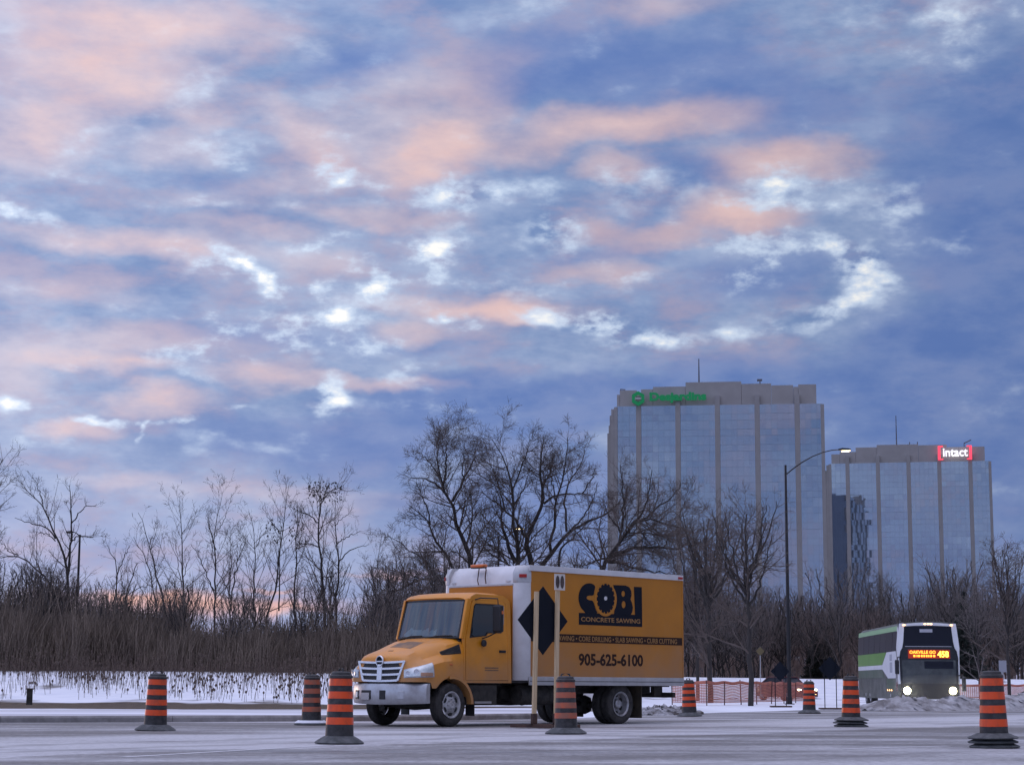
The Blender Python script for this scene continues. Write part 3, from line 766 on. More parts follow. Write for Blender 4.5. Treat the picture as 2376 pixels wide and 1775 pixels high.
# ------------------------------------------------------------------ bare trees
MT['bark'] = pm('bark', (0.030, 0.026, 0.025), 0.9, col2=(0.055, 0.047, 0.044), scale=4, stretch=(3, 3, .6), bump=.4, bscale=20)
MT['twig'] = pm('twig', (0.085, 0.064, 0.056), 0.9, col2=(0.125, 0.098, 0.085), scale=1.5)
MT['twigpale'] = pm('twig_brown', (0.18, 0.135, 0.115), 0.9, col2=(0.125, 0.095, 0.085), scale=1.5)
MT['twiggrey'] = pm('twig_grey', (0.18, 0.155, 0.145), 0.9, col2=(0.12, 0.105, 0.10), scale=1.0)
def tubes(P, Rr, n):
    """P (M,K,3), Rr (M,K) -> vertices and quads of M tapered tubes with n sides."""
    Mn, K, _ = P.shape
    T = np.empty_like(P); T[:, 1:-1] = P[:, 2:] - P[:, :-2]; T[:, 0] = P[:, 1] - P[:, 0]; T[:, -1] = P[:, -1] - P[:, -2]
    T /= np.linalg.norm(T, axis=2, keepdims=True) + 1e-9
    ref = np.where(np.abs(T[:, :1, 2:3]) > .85, np.array([1., 0, 0]), np.array([0, 0, 1.])) * np.ones_like(T)
    A = np.cross(T, ref); A /= np.linalg.norm(A, axis=2, keepdims=True) + 1e-9
    B = np.cross(T, A)
    an = np.arange(n) * 2 * np.pi / n
    V = P[:, :, None, :] + Rr[:, :, None, None] * (A[:, :, None, :] * np.cos(an)[None, None, :, None] + B[:, :, None, :] * np.sin(an)[None, None, :, None])
    base = (np.arange(Mn) * K * n)[:, None, None] + (np.arange(K - 1) * n)[None, :, None]
    j = np.arange(n)[None, None, :]; j2 = (np.arange(n) + 1) % n
    F = np.stack([base + j, base + j2[None, None, :], base + n + j2[None, None, :], base + n + j], -1)
    return V.reshape(-1, 3), F.reshape(-1, 4)
def resample(P, K):
    P = np.asarray(P, float)
    if len(P) > 2:      # round the corners of a traced limb
        for _ in range(2):
            Q = [P[0]]
            for a, b in zip(P[:-1], P[1:]): Q += [a * .75 + b * .25, a * .25 + b * .75]
            Q.append(P[-1]); P = np.array(Q)
    s = np.concatenate([[0], np.cumsum(np.linalg.norm(np.diff(P, axis=0), axis=1))])
    t = np.linspace(0, s[-1], K)
    return np.stack([np.interp(t, s, P[:, i]) for i in range(3)], 1)
def children(P, Rr, rs, per_m, t0, ratio, ang, K, up, jit, minlen, rscale, maxlen=9., rmin=.006, tip=.35):
    Mn, Kp, _ = P.shape
    Ls = np.linalg.norm(np.diff(P, axis=1), axis=2).sum(1)
    cnt = np.maximum(1, rs.poisson(np.maximum(.4, Ls * per_m * (1 - t0))))
    par = np.repeat(np.arange(Mn), cnt); N_ = len(par)
    t = t0 + (1 - t0) * rs.rand(N_) ** .72
    x = t * (Kp - 1); i = np.minimum(x.astype(int), Kp - 2); f = (x - i)[:, None]
    pos = P[par, i] * (1 - f) + P[par, i + 1] * f
    T = P[par, i + 1] - P[par, i]; T /= np.linalg.norm(T, axis=1, keepdims=True) + 1e-9
    rad = (Rr[par, i] * (1 - f[:, 0]) + Rr[par, i + 1] * f[:, 0])
    rv = rs.randn(N_, 3); rv -= T * (rv * T).sum(1, keepdims=True); rv /= np.linalg.norm(rv, axis=1, keepdims=True) + 1e-9
    a = ang * (.65 + .7 * rs.rand(N_))[:, None]
    d = T * np.cos(a) + rv * np.sin(a)
    ln = np.clip(Ls[par] * ratio * (1.15 - tip * 2 * t) * (.55 + .8 * rs.rand(N_)), minlen, maxlen)
    r0 = np.maximum(rmin, np.minimum(rad * rscale, ln * .022))
    Q = np.empty((N_, K, 3)); Q[:, 0] = pos; st = (ln / (K - 1))[:, None]
    for k in range(1, K):
        d = d + np.array([0, 0, up]) + rs.randn(N_, 3) * jit
        d /= np.linalg.norm(d, axis=1, keepdims=True)
        Q[:, k] = Q[:, k - 1] + d * st
    Rq = np.maximum(rmin * .6, r0[:, None] * np.linspace(1, .35, K)[None, :])
    return Q, Rq
def tree_object(name, limbs, label, seed, lv, cat='tree', group=None, twigmat='twig', parent=None, cut=None):
    """limbs: list of (points, r0, r1); lv: settings of each finer level of branches."""
    rs = np.random.RandomState(seed)
    K0 = 14
    P = np.stack([resample(p, K0) for p, a, b in limbs]); Rr = np.stack([np.linspace(a * .78, b * .8, K0) for p, a, b in limbs])
    base = P[0, 0].copy(); P = P - base
    # small natural kinks
    w = rs.randn(*P.shape) * .045; w[:, 0] = 0; P = P + w
    V, F = tubes(P, Rr, 8)
    t = empty(name, base); tag(t, label, cat, group)
    np_mesh('trunk', V, F, MT['bark'], t, smooth=True)
    VV, FF, off = [], [], 0
    cur = (P, Rr); start = [(P, Rr)]
    for li, s in enumerate(lv):
        Q, Rq = children(cur[0], cur[1], rs, **s)
        n = 5 if li == 0 else 3
        v, f = tubes(Q, Rq, n); VV.append(v); FF.append(f + off); off += len(v)
        if li == 0 and s['ratio'] > 0:   # the limbs' own ends carry fine twigs too
            cur = (Q, Rq)
        else: cur = (Q, Rq)
    np_mesh('crown', np.concatenate(VV), np.concatenate(FF), MT[twigmat], t)
    return t
SQ = 1.0
def limbs_px(spec, zx, zy, zs, Y, seed, base=None):
    """Limbs read off the photograph (zoomed view with offset and scale) and set in depth around Y."""
    rs = random.Random(seed); out = []
    for pts, a, b in spec:
        n = len(pts); dy = rs.uniform(-1, 1); dy0 = 0
        P = []
        for i, (x, y) in enumerate(pts):
            s = i / max(1, n - 1)
            y = y if y > 1050 or zs > 3 else 1050 - (1050 - y) * .90
            P.append(at(zx + x / zs, zy + y / zs, Y + dy * 3.0 * s ** 1.3 + dy0)[:])
        out.append((P, a, b))
    if base is not None: pass
    return out
WILLOW = [dict(per_m=3.3, t0=.26, ratio=.33, ang=.95, K=6, up=.05, jit=.10, minlen=.9, rscale=.5, maxlen=4.4),
          dict(per_m=5.0, t0=.10, ratio=.50, ang=.8, K=5, up=.04, jit=.12, minlen=.45, rscale=.6, maxlen=2.0),
          dict(per_m=6.2, t0=.1, ratio=.55, ang=.8, K=3, up=.03, jit=.12, minlen=.45, rscale=.65, maxlen=1.3, rmin=.011)]
THIN = [dict(per_m=2.6, t0=.22, ratio=.30, ang=.75, K=6, up=.12, jit=.08, minlen=.7, rscale=.5, maxlen=3.2),
        dict(per_m=3.2, t0=.12, ratio=.42, ang=.7, K=4, up=.08, jit=.1, minlen=.35, rscale=.6, maxlen=1.5),
        dict(per_m=3.4, t0=.12, ratio=.5, ang=.7, K=3, up=.05, jit=.1, minlen=.28, rscale=.6, maxlen=.95, rmin=.010)]
def down(u, v, Y):       # picture point on the terrain under column u at distance Y, as photo-pixel row
    p = at(u, 1580, Y); z = float(terrain(p.x, Y)) - .1
    # find row whose height is z
    lo, hi = 900., 1774.
    for _ in range(40):
        m = (lo + hi) / 2
        if at(u, m, Y).z > z: lo = m
        else: hi = m
    return lo
def z7(l): return l
Z7 = (880., 950., 2.911); Z8 = (0., 1030., 3.514); Z4 = (400., 1080., 3.177)
def rooted(spec, Z, Y, seed):
    """The first limb is carried down to the ground."""
    zx, zy, zs = Z
    x, y = spec[0][0][0]
    g = (down(zx + x / zs, 0, Y) - zy) * zs
    first = ([(x + (x - spec[0][0][1][0]) * .2, g), (x, y)] + list(spec[0][0][1:]), spec[0][1] * 1.15, spec[0][2])
    return limbs_px([first] + list(spec[1:]), zx, zy, zs, Y, seed)
WA = [([(630, 1050), (585, 900), (530, 790), (508, 720), (515, 640), (490, 570), (440, 510), (425, 430), (400, 330), (380, 200), (400, 120)], .34, .03),
      ([(495, 570), (540, 500), (570, 400), (620, 310), (640, 250), (655, 180)], .16, .03), ([(440, 505), (370, 430), (290, 405), (200, 395)], .12, .03),
      ([(432, 450), (455, 300), (450, 180), (470, 110)], .12, .03), ([(628, 1060), (560, 985), (490, 940)], .13, .04),
      ([(610, 1200), (505, 1070), (430, 950), (375, 860), (340, 740), (270, 650), (200, 600)], .2, .03), ([(345, 750), (330, 640), (290, 520), (250, 440)], .09, .02),
      ([(400, 380), (330, 260), (250, 190)], .08, .02), ([(570, 420), (560, 300), (580, 200)], .08, .02), ([(515, 640), (600, 600), (680, 560)], .07, .02)]
WA2 = [([(560, 1270), (430, 1150), (340, 1130), (260, 1150), (180, 1200), (100, 1235), (10, 1215)], .22, .05), ([(400, 1140), (340, 1060), (310, 1010), (210, 945), (60, 820)], .10, .02),
       ([(200, 1190), (150, 1050), (120, 930), (60, 830)], .06, .02), ([(120, 1225), (60, 1150), (20, 1060)], .06, .02)]
WB = [([(930, 1035), (945, 960), (930, 850), (900, 760), (910, 600), (900, 480), (870, 330), (820, 200), (760, 110)], .30, .03),
      ([(922, 1035), (880, 940), (850, 830), (820, 700), (825, 590), (790, 470)], .22, .03),
      ([(1030, 1060), (1005, 930), (990, 840), (1060, 700), (1110, 590), (1110, 450), (1080, 330), (1100, 180), (1115, 90)], .28, .03),
      ([(990, 840), (930, 720), (860, 650), (760, 560), (690, 500)], .15, .03), ([(1110, 590), (1180, 530), (1270, 515), (1370, 515), (1450, 530)], .13, .03),
      ([(1090, 1070), (1160, 960), (1230, 860), (1300, 780), (1400, 730), (1480, 700), (1560, 640), (1640, 560)], .25, .03),
      ([(1160, 960), (1145, 900), (1180, 760), (1185, 650), (1190, 560), (1240, 420), (1270, 200), (1268, 90)], .16, .03),
      ([(1265, 800), (1262, 640), (1240, 560), (1290, 420), (1380, 260), (1390, 180)], .12, .03), ([(1215, 1060), (1215, 930), (1290, 870), (1380, 760), (1440, 700)], .13, .03),
      ([(900, 480), (950, 350), (1000, 200), (1010, 110)], .10, .02), ([(910, 600), (980, 480), (1020, 300)], .10, .02), ([(1300, 780), (1380, 690), (1450, 560), (1480, 420)], .10, .02),
      ([(850, 640), (800, 420), (740, 260), (720, 160)], .09, .02), ([(1110, 450), (1170, 330), (1180, 190)], .08, .02), ([(1190, 560), (1160, 400), (1200, 250)], .08, .02), ([(1370, 515), (1440, 400), (1460, 300)], .07, .02)]
WC = [([(1490, 1075), (1540, 1010), (1600, 930), (1680, 780), (1760, 720), (1830, 700), (1900, 710), (1960, 760), (2050, 770)], .32, .04),
      ([(1540, 1010), (1640, 950), (1780, 920), (1920, 925), (2000, 940), (2080, 890), (2115, 820)], .2, .03), ([(1530, 1020), (1640, 1030), (1720, 1075), (1880, 1090), (1960, 1115)], .15, .04),
      ([(1600, 930), (1640, 800), (1650, 600), (1640, 400), (1630, 300)], .12, .03), ([(1680, 780), (1790, 650), (1830, 450), (1840, 340)], .11, .03), ([(1760, 720), (1900, 600), (2000, 520), (2040, 440)], .10, .03),
      ([(1520, 1000), (1400, 1040), (1335, 1065)], .10, .03), ([(1830, 700), (1880, 560), (1890, 400)], .08, .02), ([(1500, 1000), (1440, 900), (1400, 820)], .08, .02), ([(1640, 800), (1560, 700), (1520, 600)], .08, .02), ([(1920, 925), (1960, 830), (1940, 740)], .07, .02)]
tree_object('willow_tree', rooted(WA, Z7, 146, 1), 'big bare willow leaning left above the truck cab, leftmost of three', 11, WILLOW, group='big bare willows behind the truck')
tree_object('willow_tree', rooted(WA2, Z7, 143, 2), 'low bare willow limb arching left behind the truck windscreen', 12, WILLOW, group='big bare willows behind the truck')
tree_object('willow_tree', rooted(WB, Z7, 150, 3), 'widest bare willow with many upright stems, centre of the three above the truck', 13, WILLOW, group='big bare willows behind the truck', twigmat='twig')
tree_object('willow_tree', rooted(WC, Z7, 138, 4), 'bare willow with arching limbs in front of the taller tower', 14, WILLOW, group='big bare willows behind the truck')
LT = [
 (Z8, 128, 'spreading bare tree with forked trunk, leftmost tall one', [([(555, 1190), (555, 1050), (520, 900), (450, 760), (410, 640), (350, 490), (260, 410), (180, 350)], .16, .02), ([(555, 1060), (580, 800), (580, 640), (575, 430), (560, 340)], .12, .02), ([(580, 800), (650, 740), (760, 760)], .06, .02), ([(450, 770), (400, 690), (290, 655), (120, 610)], .07, .02), ([(450, 790), (390, 730), (310, 725)], .05, .02), ([(580, 650), (680, 520), (790, 490)], .06, .02), ([(350, 490), (330, 380), (270, 280)], .05, .015)]),
 (Z8, 120, 'bare limb arching left over the reeds at the left edge', [([(460, 1180), (350, 1070), (240, 960), (150, 910), (80, 905), (10, 930)], .11, .03), ([(150, 910), (60, 870), (0, 780)], .04, .015)]),
 (Z8, 133, 'slim straight sapling left of the forked tree', [([(290, 1130), (300, 900), (305, 580)], .05, .015)]),
 (Z8, 128, 'short bare tree with two crossing stems left of the glow', [([(940, 1400), (950, 1100), (960, 1000), (920, 900), (870, 830)], .09, .02), ([(950, 1100), (1000, 950), (1060, 820)], .06, .02)]),
 (Z8, 126, 'bushy bare tree in front of the orange glow', [([(1040, 1420), (1020, 1230), (1070, 1100), (1125, 960)], .09, .03), ([(1020, 1230), (980, 1100), (1000, 1000)], .05, .02), ([(1020, 1240), (1150, 1160), (1250, 1150)], .04, .015)]),
 (Z8, 129, 'leaning bare tree with two parallel stems', [([(1290, 1440), (1260, 1200), (1220, 1000), (1090, 760)], .08, .015), ([(1360, 1420), (1320, 1250), (1260, 1000), (1190, 740), (1130, 560)], .09, .015)]),
 (Z4, 127, 'tall slender bare tree with pointed top', [([(75, 1060), (75, 640), (65, 400), (60, 230)], .10, .012), ([(70, 900), (30, 640), (15, 520)], .04, .012), ([(75, 860), (110, 720), (130, 680)], .04, .012)]),
 (Z4, 130, 'bare tree with a steep spear-like leader', [([(315, 1000), (320, 700), (315, 460), (345, 330), (370, 190)], .10, .012), ([(315, 960), (210, 680), (130, 580)], .06, .015), ([(318, 620), (260, 430), (250, 330)], .05, .012), ([(318, 520), (380, 400), (410, 320)], .04, .012)]),
 (Z4, 125, 'low twisted bare tree with a V of stems', [([(430, 1060), (420, 900), (440, 640), (420, 520)], .08, .015), ([(430, 1000), (470, 720), (560, 500)], .07, .015), ([(430, 960), (350, 800), (280, 740)], .05, .015)]),
 (Z4, 131, 'thin bare tree with a bent top', [([(595, 1060), (610, 850), (615, 600), (580, 400), (560, 340)], .08, .015), ([(615, 600), (650, 520), (660, 440)], .04, .012)]),
 (Z4, 128, 'tall leaning bare tree with a tapering crown', [([(700, 1060), (770, 880), (790, 600), (820, 380), (860, 130)], .10, .012), ([(785, 1070), (790, 800), (795, 560), (800, 420)], .07, .015), ([(800, 500), (740, 430), (690, 350)], .05, .012)]),
 (Z4, 132, 'upright bare tree with pods among its branches', [([(900, 960), (910, 600), (925, 400), (920, 260)], .10, .02), ([(910, 620), (980, 590), (1040, 480)], .05, .015), ([(905, 760), (960, 650), (990, 560)], .05, .015)]),
 (Z4, 126, 'umbrella-topped bare tree, tallest of the left group', [([(1115, 960), (1100, 740), (1075, 560), (1075, 420), (1100, 250), (1150, 190), (1250, 160)], .13, .03), ([(1075, 420), (990, 350), (930, 340)], .06, .02), ([(1080, 600), (1000, 570), (910, 580)], .06, .02), ([(1105, 820), (1180, 820), (1230, 780)], .05, .02), ([(1100, 250), (1060, 180), (980, 170)], .05, .02), ([(1120, 220), (1160, 130)], .05, .02)]),
 (Z4, 129, 'bare tree with long limbs reaching right, beside the umbrella-topped one', [([(1210, 950), (1225, 720), (1210, 560), (1190, 400), (1205, 250)], .11, .015), ([(1230, 700), (1320, 610), (1460, 580)], .06, .015), ([(1215, 580), (1290, 520), (1390, 490)], .05, .012), ([(1200, 450), (1260, 380), (1320, 330)], .04, .012)]),
 (Z4, 135, 'thin pale sapling left of the truck cab', [([(1480, 920), (1515, 720), (1545, 500)], .05, .012)]),
 (Z8, 118, 'bare tree cut off by the left edge', [([(-160, 1200), (-150, 800), (-120, 500), (-60, 300), (30, 120)], .14, .03), ([(-140, 700), (-40, 560), (60, 460)], .06, .015), ([(-130, 600), (-20, 350), (60, 270)], .05, .015)]),
]
for i, (Z, Y, lab, spec) in enumerate(LT):
    tree_object('bare_tree', rooted(spec, Z, Y, 30 + i), lab, 40 + i, THIN, group='bare trees along the left bank', twigmat='twig')
# clusters of pods in the umbrella-topped tree and its neighbours
rs = np.random.RandomState(8)
k = MB()
PODS = [(1000 + 250 * rs.rand(), 120 + 150 * rs.rand()) for _ in range(170)] + [(690 + 130 * rs.rand(), 400 + 180 * rs.rand()) for _ in range(50)] + [(860 + 120 * rs.rand(), 260 + 330 * rs.rand()) for _ in range(70)]
for x, y in PODS:
    c = at(400 + x / 3.177, 1080 + y / 3.177, 127 + rs.rand() * 3); r = .025 + .03 * rs.rand()
    k.add([c + Vector((r, 0, 0)), c + Vector((-r, 0, 0)), c + Vector((0, r, 0)), c + Vector((0, -r, 0)), c + Vector((0, 0, r * 1.6)), c + Vector((0, 0, -r * 1.8))], [(0, 2, 4), (2, 1, 4), (1, 3, 4), (3, 0, 4), (2, 0, 5), (1, 2, 5), (3, 1, 5), (0, 3, 5)])
tag(k.build('seed_pods', MT['bark'], None, smooth=None), 'dark clustered seed pods hanging in the tall left trees', 'seed pods', kind='stuff')

# street trees at the right: trunk read from the photo, crown grown
def grown_limbs(base, H, spread, n, seed, r0, fork=.28, lean=(0, 0)):
    rs = random.Random(seed); B = Vector(base); out = []
    fk = B + Vector((lean[0] * fork, lean[1] * fork, H * fork))
    top = B + Vector((lean[0], lean[1], H * .95))
    out.append(([tuple(B - Vector((0, 0, .1))), tuple(B + Vector((0, 0, H * fork * .5))), tuple(fk), tuple(fk.lerp(top, .5) + Vector((rs.uniform(-.3, .3), rs.uniform(-.3, .3), 0))), tuple(top)], r0, .03))
    for i in range(n):
        a = 2 * math.pi * (i + rs.uniform(-.3, .3)) / n; s = rs.uniform(.1, .95); st = fk.lerp(top, s * .5)
        w = spread * (1 - .45 * s) * rs.uniform(.6, 1.05); hh_ = H * rs.uniform(.82, 1.0) if s < .6 else H * rs.uniform(.92, 1.02)
        e = Vector((B.x + lean[0] + math.cos(a) * w, B.y + lean[1] + math.sin(a) * w, B.z + hh_))
        m = st.lerp(e, .45) + Vector((math.cos(a) * w * .16, math.sin(a) * w * .16, -H * .03))
        out.append(([tuple(st), tuple(m), tuple(e)], r0 * .45, .02))
    return out
DENSE = [dict(per_m=3.4, t0=.15, ratio=.36, ang=.9, K=5, up=.02, jit=.08, minlen=.6, rscale=.5, maxlen=2.6),
         dict(per_m=3.0, t0=.12, ratio=.48, ang=.7, K=4, up=.06, jit=.1, minlen=.35, rscale=.6, maxlen=1.3),
         dict(per_m=4.8, t0=.12, ratio=.55, ang=.8, K=3, up=.01, jit=.1, minlen=.3, rscale=.6, maxlen=.8, rmin=.009)]
def street_tree(u, Y, vtop, spread, n, seed, r0, label, fork=.3, lean=(0, 0), mat='twig', group='bare street trees at the right'):
    p = at(u, 1580, Y); p.z = float(terrain(p.x, Y)); H = at(u, vtop, Y).z - p.z
    return tree_object('street_tree', grown_limbs(p, H, spread, n, seed, r0, fork, lean), label, seed, DENSE, group=group, twigmat=mat)
street_tree(1741, 88, 1172, 2.5, 14, 71, .17, 'bare tree with straight dark trunk just left of the lamp post', .42, (-.1, 0))
street_tree(1648, 104, 1178, 2.6, 14, 72, .20, 'bare fan-shaped tree just behind the truck box', .38)
street_tree(1618, 118, 1230, 2.0, 9, 73, .14, "bare tree half hidden by the truck's rear edge", .3)
street_tree(2340, 112, 1262, 1.7, 12, 74, .15, 'bare tree with pale upright crown at the right edge', .38)
street_tree(2272, 128, 1345, 2.2, 10, 75, .13, 'bare tree left of the right-edge one, above the bus roof', .3, mat='twiggrey')
# ---- brush and woods, from a few shared forms
protos = []
def proto(seed, H, spread, n, lv, r0, fork, name, tw):
    t = tree_object(name, grown_limbs((0, 0, 0), H, spread, n, seed, r0, fork), 'x', seed, lv, twigmat=tw); return t
BRUSH = [dict(per_m=3.0, t0=.05, ratio=.38, ang=.6, K=4, up=.08, jit=.10, minlen=.4, rscale=.6, maxlen=1.7),
         dict(per_m=3.4, t0=.08, ratio=.5, ang=.7, K=3, up=.05, jit=.10, minlen=.25, rscale=.7, maxlen=.9, rmin=.008)]
shr = [proto(90 + i, 3.4 + .5 * i, 1.7, 12, BRUSH, .05, .05, 'shrub', 'twigpale' if i % 2 else 'twiggrey') for i in range(3)]
wod = [proto(95 + i, 9.0 + i, 2.6, 12, DENSE[:2] + [dict(DENSE[2], per_m=2.2, rmin=.012)], .13, .25, 'wood_tree', 'twigpale' if i % 2 else 'twiggrey') for i in range(3)]
rs = random.Random(21)
def place(protolist, n, region, label, cat, group, smin, smax, name, used=set()):
    for i in range(n):
        p = rs.choice(protolist)
        x, y = region(rs, i)
        o = copy_tree(p); o.name = name
        z = float(terrain(x, y)); s = rs.uniform(smin, smax)
        o.location = (x, y, z - .1); o.rotation_euler = (0, 0, rs.uniform(0, 6.28)); o.scale = (s, s, s * rs.uniform(.85, 1.15))
        tag(o, label, cat, group)
def reg(u0, u1, y0, y1):
    def f(r, i):
        Y = r.uniform(y0, y1); u = r.uniform(u0, u1); return at(u, 1580, Y).x, Y
    return f
place(shr, 70, reg(1480, 2560, 152, 172), 'leafless brown shrub in the thicket behind the snow at the right', 'shrub', 'brown shrubs behind the right-hand snow', 1.2, 2.0, 'shrub')
place(wod, 34, reg(1500, 2600, 170, 235), 'leafless grey-brown tree in the wood below the towers', 'tree', 'trees of the wood below the towers', .6, 1.02, 'wood_tree')
place(shr, 72, reg(-60, 1150, 102.5, 124), 'leafless grey shrub growing out of the reeds at the left', 'shrub', 'grey shrubs in the reed bed', .6, 1.08, 'shrub')
place(shr, 16, reg(-80, 270, 110, 120), 'tall leafless shrub crowding the left edge above the reeds', 'shrub', 'tall shrubs at the left edge', 1.05, 1.35, 'shrub')
place(shr, 14, reg(730, 1180, 116, 132), 'dense dark shrub behind the truck cab', 'shrub', 'dark shrubs behind the cab', 1.1, 1.6, 'shrub')
place(wod, 16, reg(820, 1560, 165, 215), 'small leafless tree in the distance behind the willows', 'tree', 'distant trees behind the willows', .6, .85, 'wood_tree')
for p in shr + wod:
    for c in list(p.children): bpy.data.objects.remove(c)
    bpy.data.objects.remove(p)
# ---- the far edge of the wood, one brown mass
rs_ = np.random.RandomState(61)
n = 620; Y = 205 + 55 * rs_.rand(n); u = 1380 + 1150 * rs_.rand(n); X = (u - 1188) / 4511 * Y; Z = terrain(X, Y)
hg = 5.0 + 3.6 * rs_.rand(n) + 1.2 * wob(X * 1.5, 3.0); K = 5; s = np.linspace(0, 1, K)[None, :]
ln_ = rs_.randn(n, 2) * .10
P = np.stack([X[:, None] + ln_[:, :1] * hg[:, None] * s, Y[:, None] + ln_[:, 1:] * hg[:, None] * s, Z[:, None] - .1 + hg[:, None] * s], -1)
R0 = np.tile(np.linspace(.07, .02, K), (n, 1))
Q1, R1 = children(P, R0, rs_, per_m=2.6, t0=.02, ratio=.30, ang=.8, K=3, up=.10, jit=.1, minlen=.8, rscale=.6, maxlen=2.6, rmin=.022)
Q2, R2 = children(Q1, R1, rs_, per_m=2.2, t0=.1, ratio=.5, ang=.8, K=2, up=.05, jit=.1, minlen=.5, rscale=.8, maxlen=1.4, rmin=.02)
Vs, Fs, o_ = [], [], 0
for q_, r_, nn_ in ((P, R0, 4), (Q1, R1, 3), (Q2, R2, 3)):
    v_, f_ = tubes(q_, r_, nn_); Vs.append(v_); Fs.append(f_ + o_); o_ += len(v_)
MT['farwood'] = pm('far_wood_brown', (0.30, 0.22, 0.19), 0.95, col2=(0.21, 0.16, 0.145), scale=.25)
tag(np_mesh('far_wood', np.concatenate(Vs), np.concatenate(Fs), MT['farwood']), 'hazy brown mass of leafless wood below the two towers', 'wood', kind='stuff')
# ---- two dark conifers by the lower tower
MT['needle'] = pm('conifer_needles', (0.012, 0.020, 0.016), 0.9, col2=(0.025, 0.034, 0.026), scale=2)
def conifer(u, Y, vtop, rad, seed, label):
    p = at(u, 1580, Y); p.z = float(terrain(p.x, Y)); H = at(u, vtop, Y).z - p.z; r_ = np.random.RandomState(seed)
    t = empty('conifer', p); tag(t, label, 'tree')
    MB().tube([(0, 0, -.1), (0, 0, H * .95)], [.16, .02], 8).build('trunk', MT['bark'], t)
    n = 520; h = r_.rand(n) ** .8; a = r_.rand(n) * 6.28; L_ = rad * (1 - h) * (.7 + .4 * r_.rand(n)) + .1; K = 5
    s = np.linspace(0, 1, K)[None, :]
    P = np.stack([np.cos(a)[:, None] * L_[:, None] * s, np.sin(a)[:, None] * L_[:, None] * s, (h * H * .97 + .1)[:, None] - L_[:, None] * .35 * s + .12 * L_[:, None] * s * s], -1)
    V1, F1 = tubes(P, np.full((n, K), .02), 3)
    Q, Rq = children(P, np.full((n, K), .02), r_, per_m=16, t0=.1, ratio=.3, ang=.9, K=3, up=-.05, jit=.05, minlen=.18, rscale=1, maxlen=.5, rmin=.022)
    V2, F2 = tubes(Q, Rq, 3)
    np_mesh('crown', np.concatenate([V1, V2]), np.concatenate([F1, F2 + len(V1)]), MT['needle'], t)
conifer(2241, 150, 1368, 2.0, 5, 'dark pointed conifer above and right of the bus')
conifer(1905, 165, 1440, 1.8, 6, 'small dark conifer between the towers, right of the lamp post')

# ------------------------------------------------------------------ reeds, weeds
MT['reed'] = pm('dead_reed', (0.10, 0.076, 0.062), 0.9, col2=(0.25, 0.195, 0.15), scale=.7, lo=.3, hi=.7)
MT['weed'] = pm('dead_weed', (0.075, 0.050, 0.042), 0.9, col2=(0.12, 0.085, 0.065), scale=1.2)
rs = np.random.RandomState(17)
n = 38000
u = -140 + 1400 * rs.rand(n); Y = 101.2 + 1.6 * wob((u - 1188) / 8.0, 2.0) + 24 * rs.rand(n) ** 1.5 - 2.5 * rs.rand(n) ** 4
X = (u - 1188) / 4511 * Y
Z = terrain(X, Y)
clump = wob(X * 7, Y * 5) + .6 * wob(X * 23, Y * 19)
hgt = (1.85 + 1.0 * wob(X * 2.3, 7.0) + .75 * clump + .9 * np.clip(-(X + 17) / 8, 0, 1)) * (.45 + .6 * rs.rand(n) + .55 * (rs.rand(n) < .06))
lean = rs.randn(n, 2) * .16 + np.array([.06, 0])
K = 4; s = np.linspace(0, 1, K)[None, :]
P = np.stack([X[:, None] + lean[:, :1] * hgt[:, None] * s ** 1.6, Y[:, None] + lean[:, 1:] * hgt[:, None] * s ** 1.6, Z[:, None] + hgt[:, None] * s], -1)
Rr = np.tile(np.array([.012, .013, .015, .010]), (n, 1)) * (.7 + .6 * rs.rand(n, 1))
V, F = tubes(P, Rr, 3)
tag(np_mesh('reeds', V, F, MT['reed']), 'dense bed of dead brown reeds along the left bank', 'reeds', kind='stuff')
n = 6800
Y = 82 + 22.5 * rs.rand(n) ** .85; u = -140 + 1330 * rs.rand(n); X = (u - 1188) / 4511 * Y; Z = terrain(X, Y)
keep = (wob(X * 4, Y * 3) + .5 * wob(X * 15, Y * 11) + .9 * (Y - 92) / 11) > rs.rand(n) * 1.6 - 1.0
X, Y, Z = X[keep], Y[keep], Z[keep]; n = len(X)
hgt = .2 + .85 * rs.rand(n) ** 2 + .35 * np.clip(-(X + 14) / 8, 0, 1) * rs.rand(n)
lean = rs.randn(n, 2) * .12
K = 3; s = np.linspace(0, 1, K)[None, :]
P = np.stack([X[:, None] + lean[:, :1] * hgt[:, None] * s ** 1.5, Y[:, None] + lean[:, 1:] * hgt[:, None] * s, Z[:, None] - .03 + hgt[:, None] * s], -1)
V1, F1 = tubes(P, np.tile(np.array([.010, .009, .008]), (n, 1)), 3)
sel = rs.rand(n) < .45                              # seed heads
P2 = P[sel]; hd = np.stack([P2[:, -1] - np.array([0, 0, .05]), P2[:, -1] + np.array([0, 0, .02]), P2[:, -1] + np.array([0, 0, .09])], 1)
V2, F2 = tubes(hd, np.tile(np.array([.012, .042, .010]), (len(hd), 1)) * (.7 + .8 * rs.rand(len(hd), 1)), 4)
tag(np_mesh('weeds', np.concatenate([V1, V2]), np.concatenate([F1, F2 + len(V1)]), MT['weed']), 'dry weed stalks with seed heads standing in the snow at the left', 'weeds', kind='stuff')
# two weathered stubs in the snow at the left
for u_, v_, h_, lab in ((68, 1628, .62, 'short dark wooden stub in the snowy weeds at the far left'),):
    p = at(u_, v_, 79); p.z = float(terrain(p.x, 79))
    s_ = empty('marker_stub', p); tag(s_, lab, 'post')
    MB().box((0, 0, h_ / 2 - .05), (.22, .18, h_ + .1)).build('stub', MT['under'], s_, bevel=.02)
    MB().box((0, 0, h_ + .02), (.30, .24, .05)).build('stub_cap', MT['weed'], s_, bevel=.015)

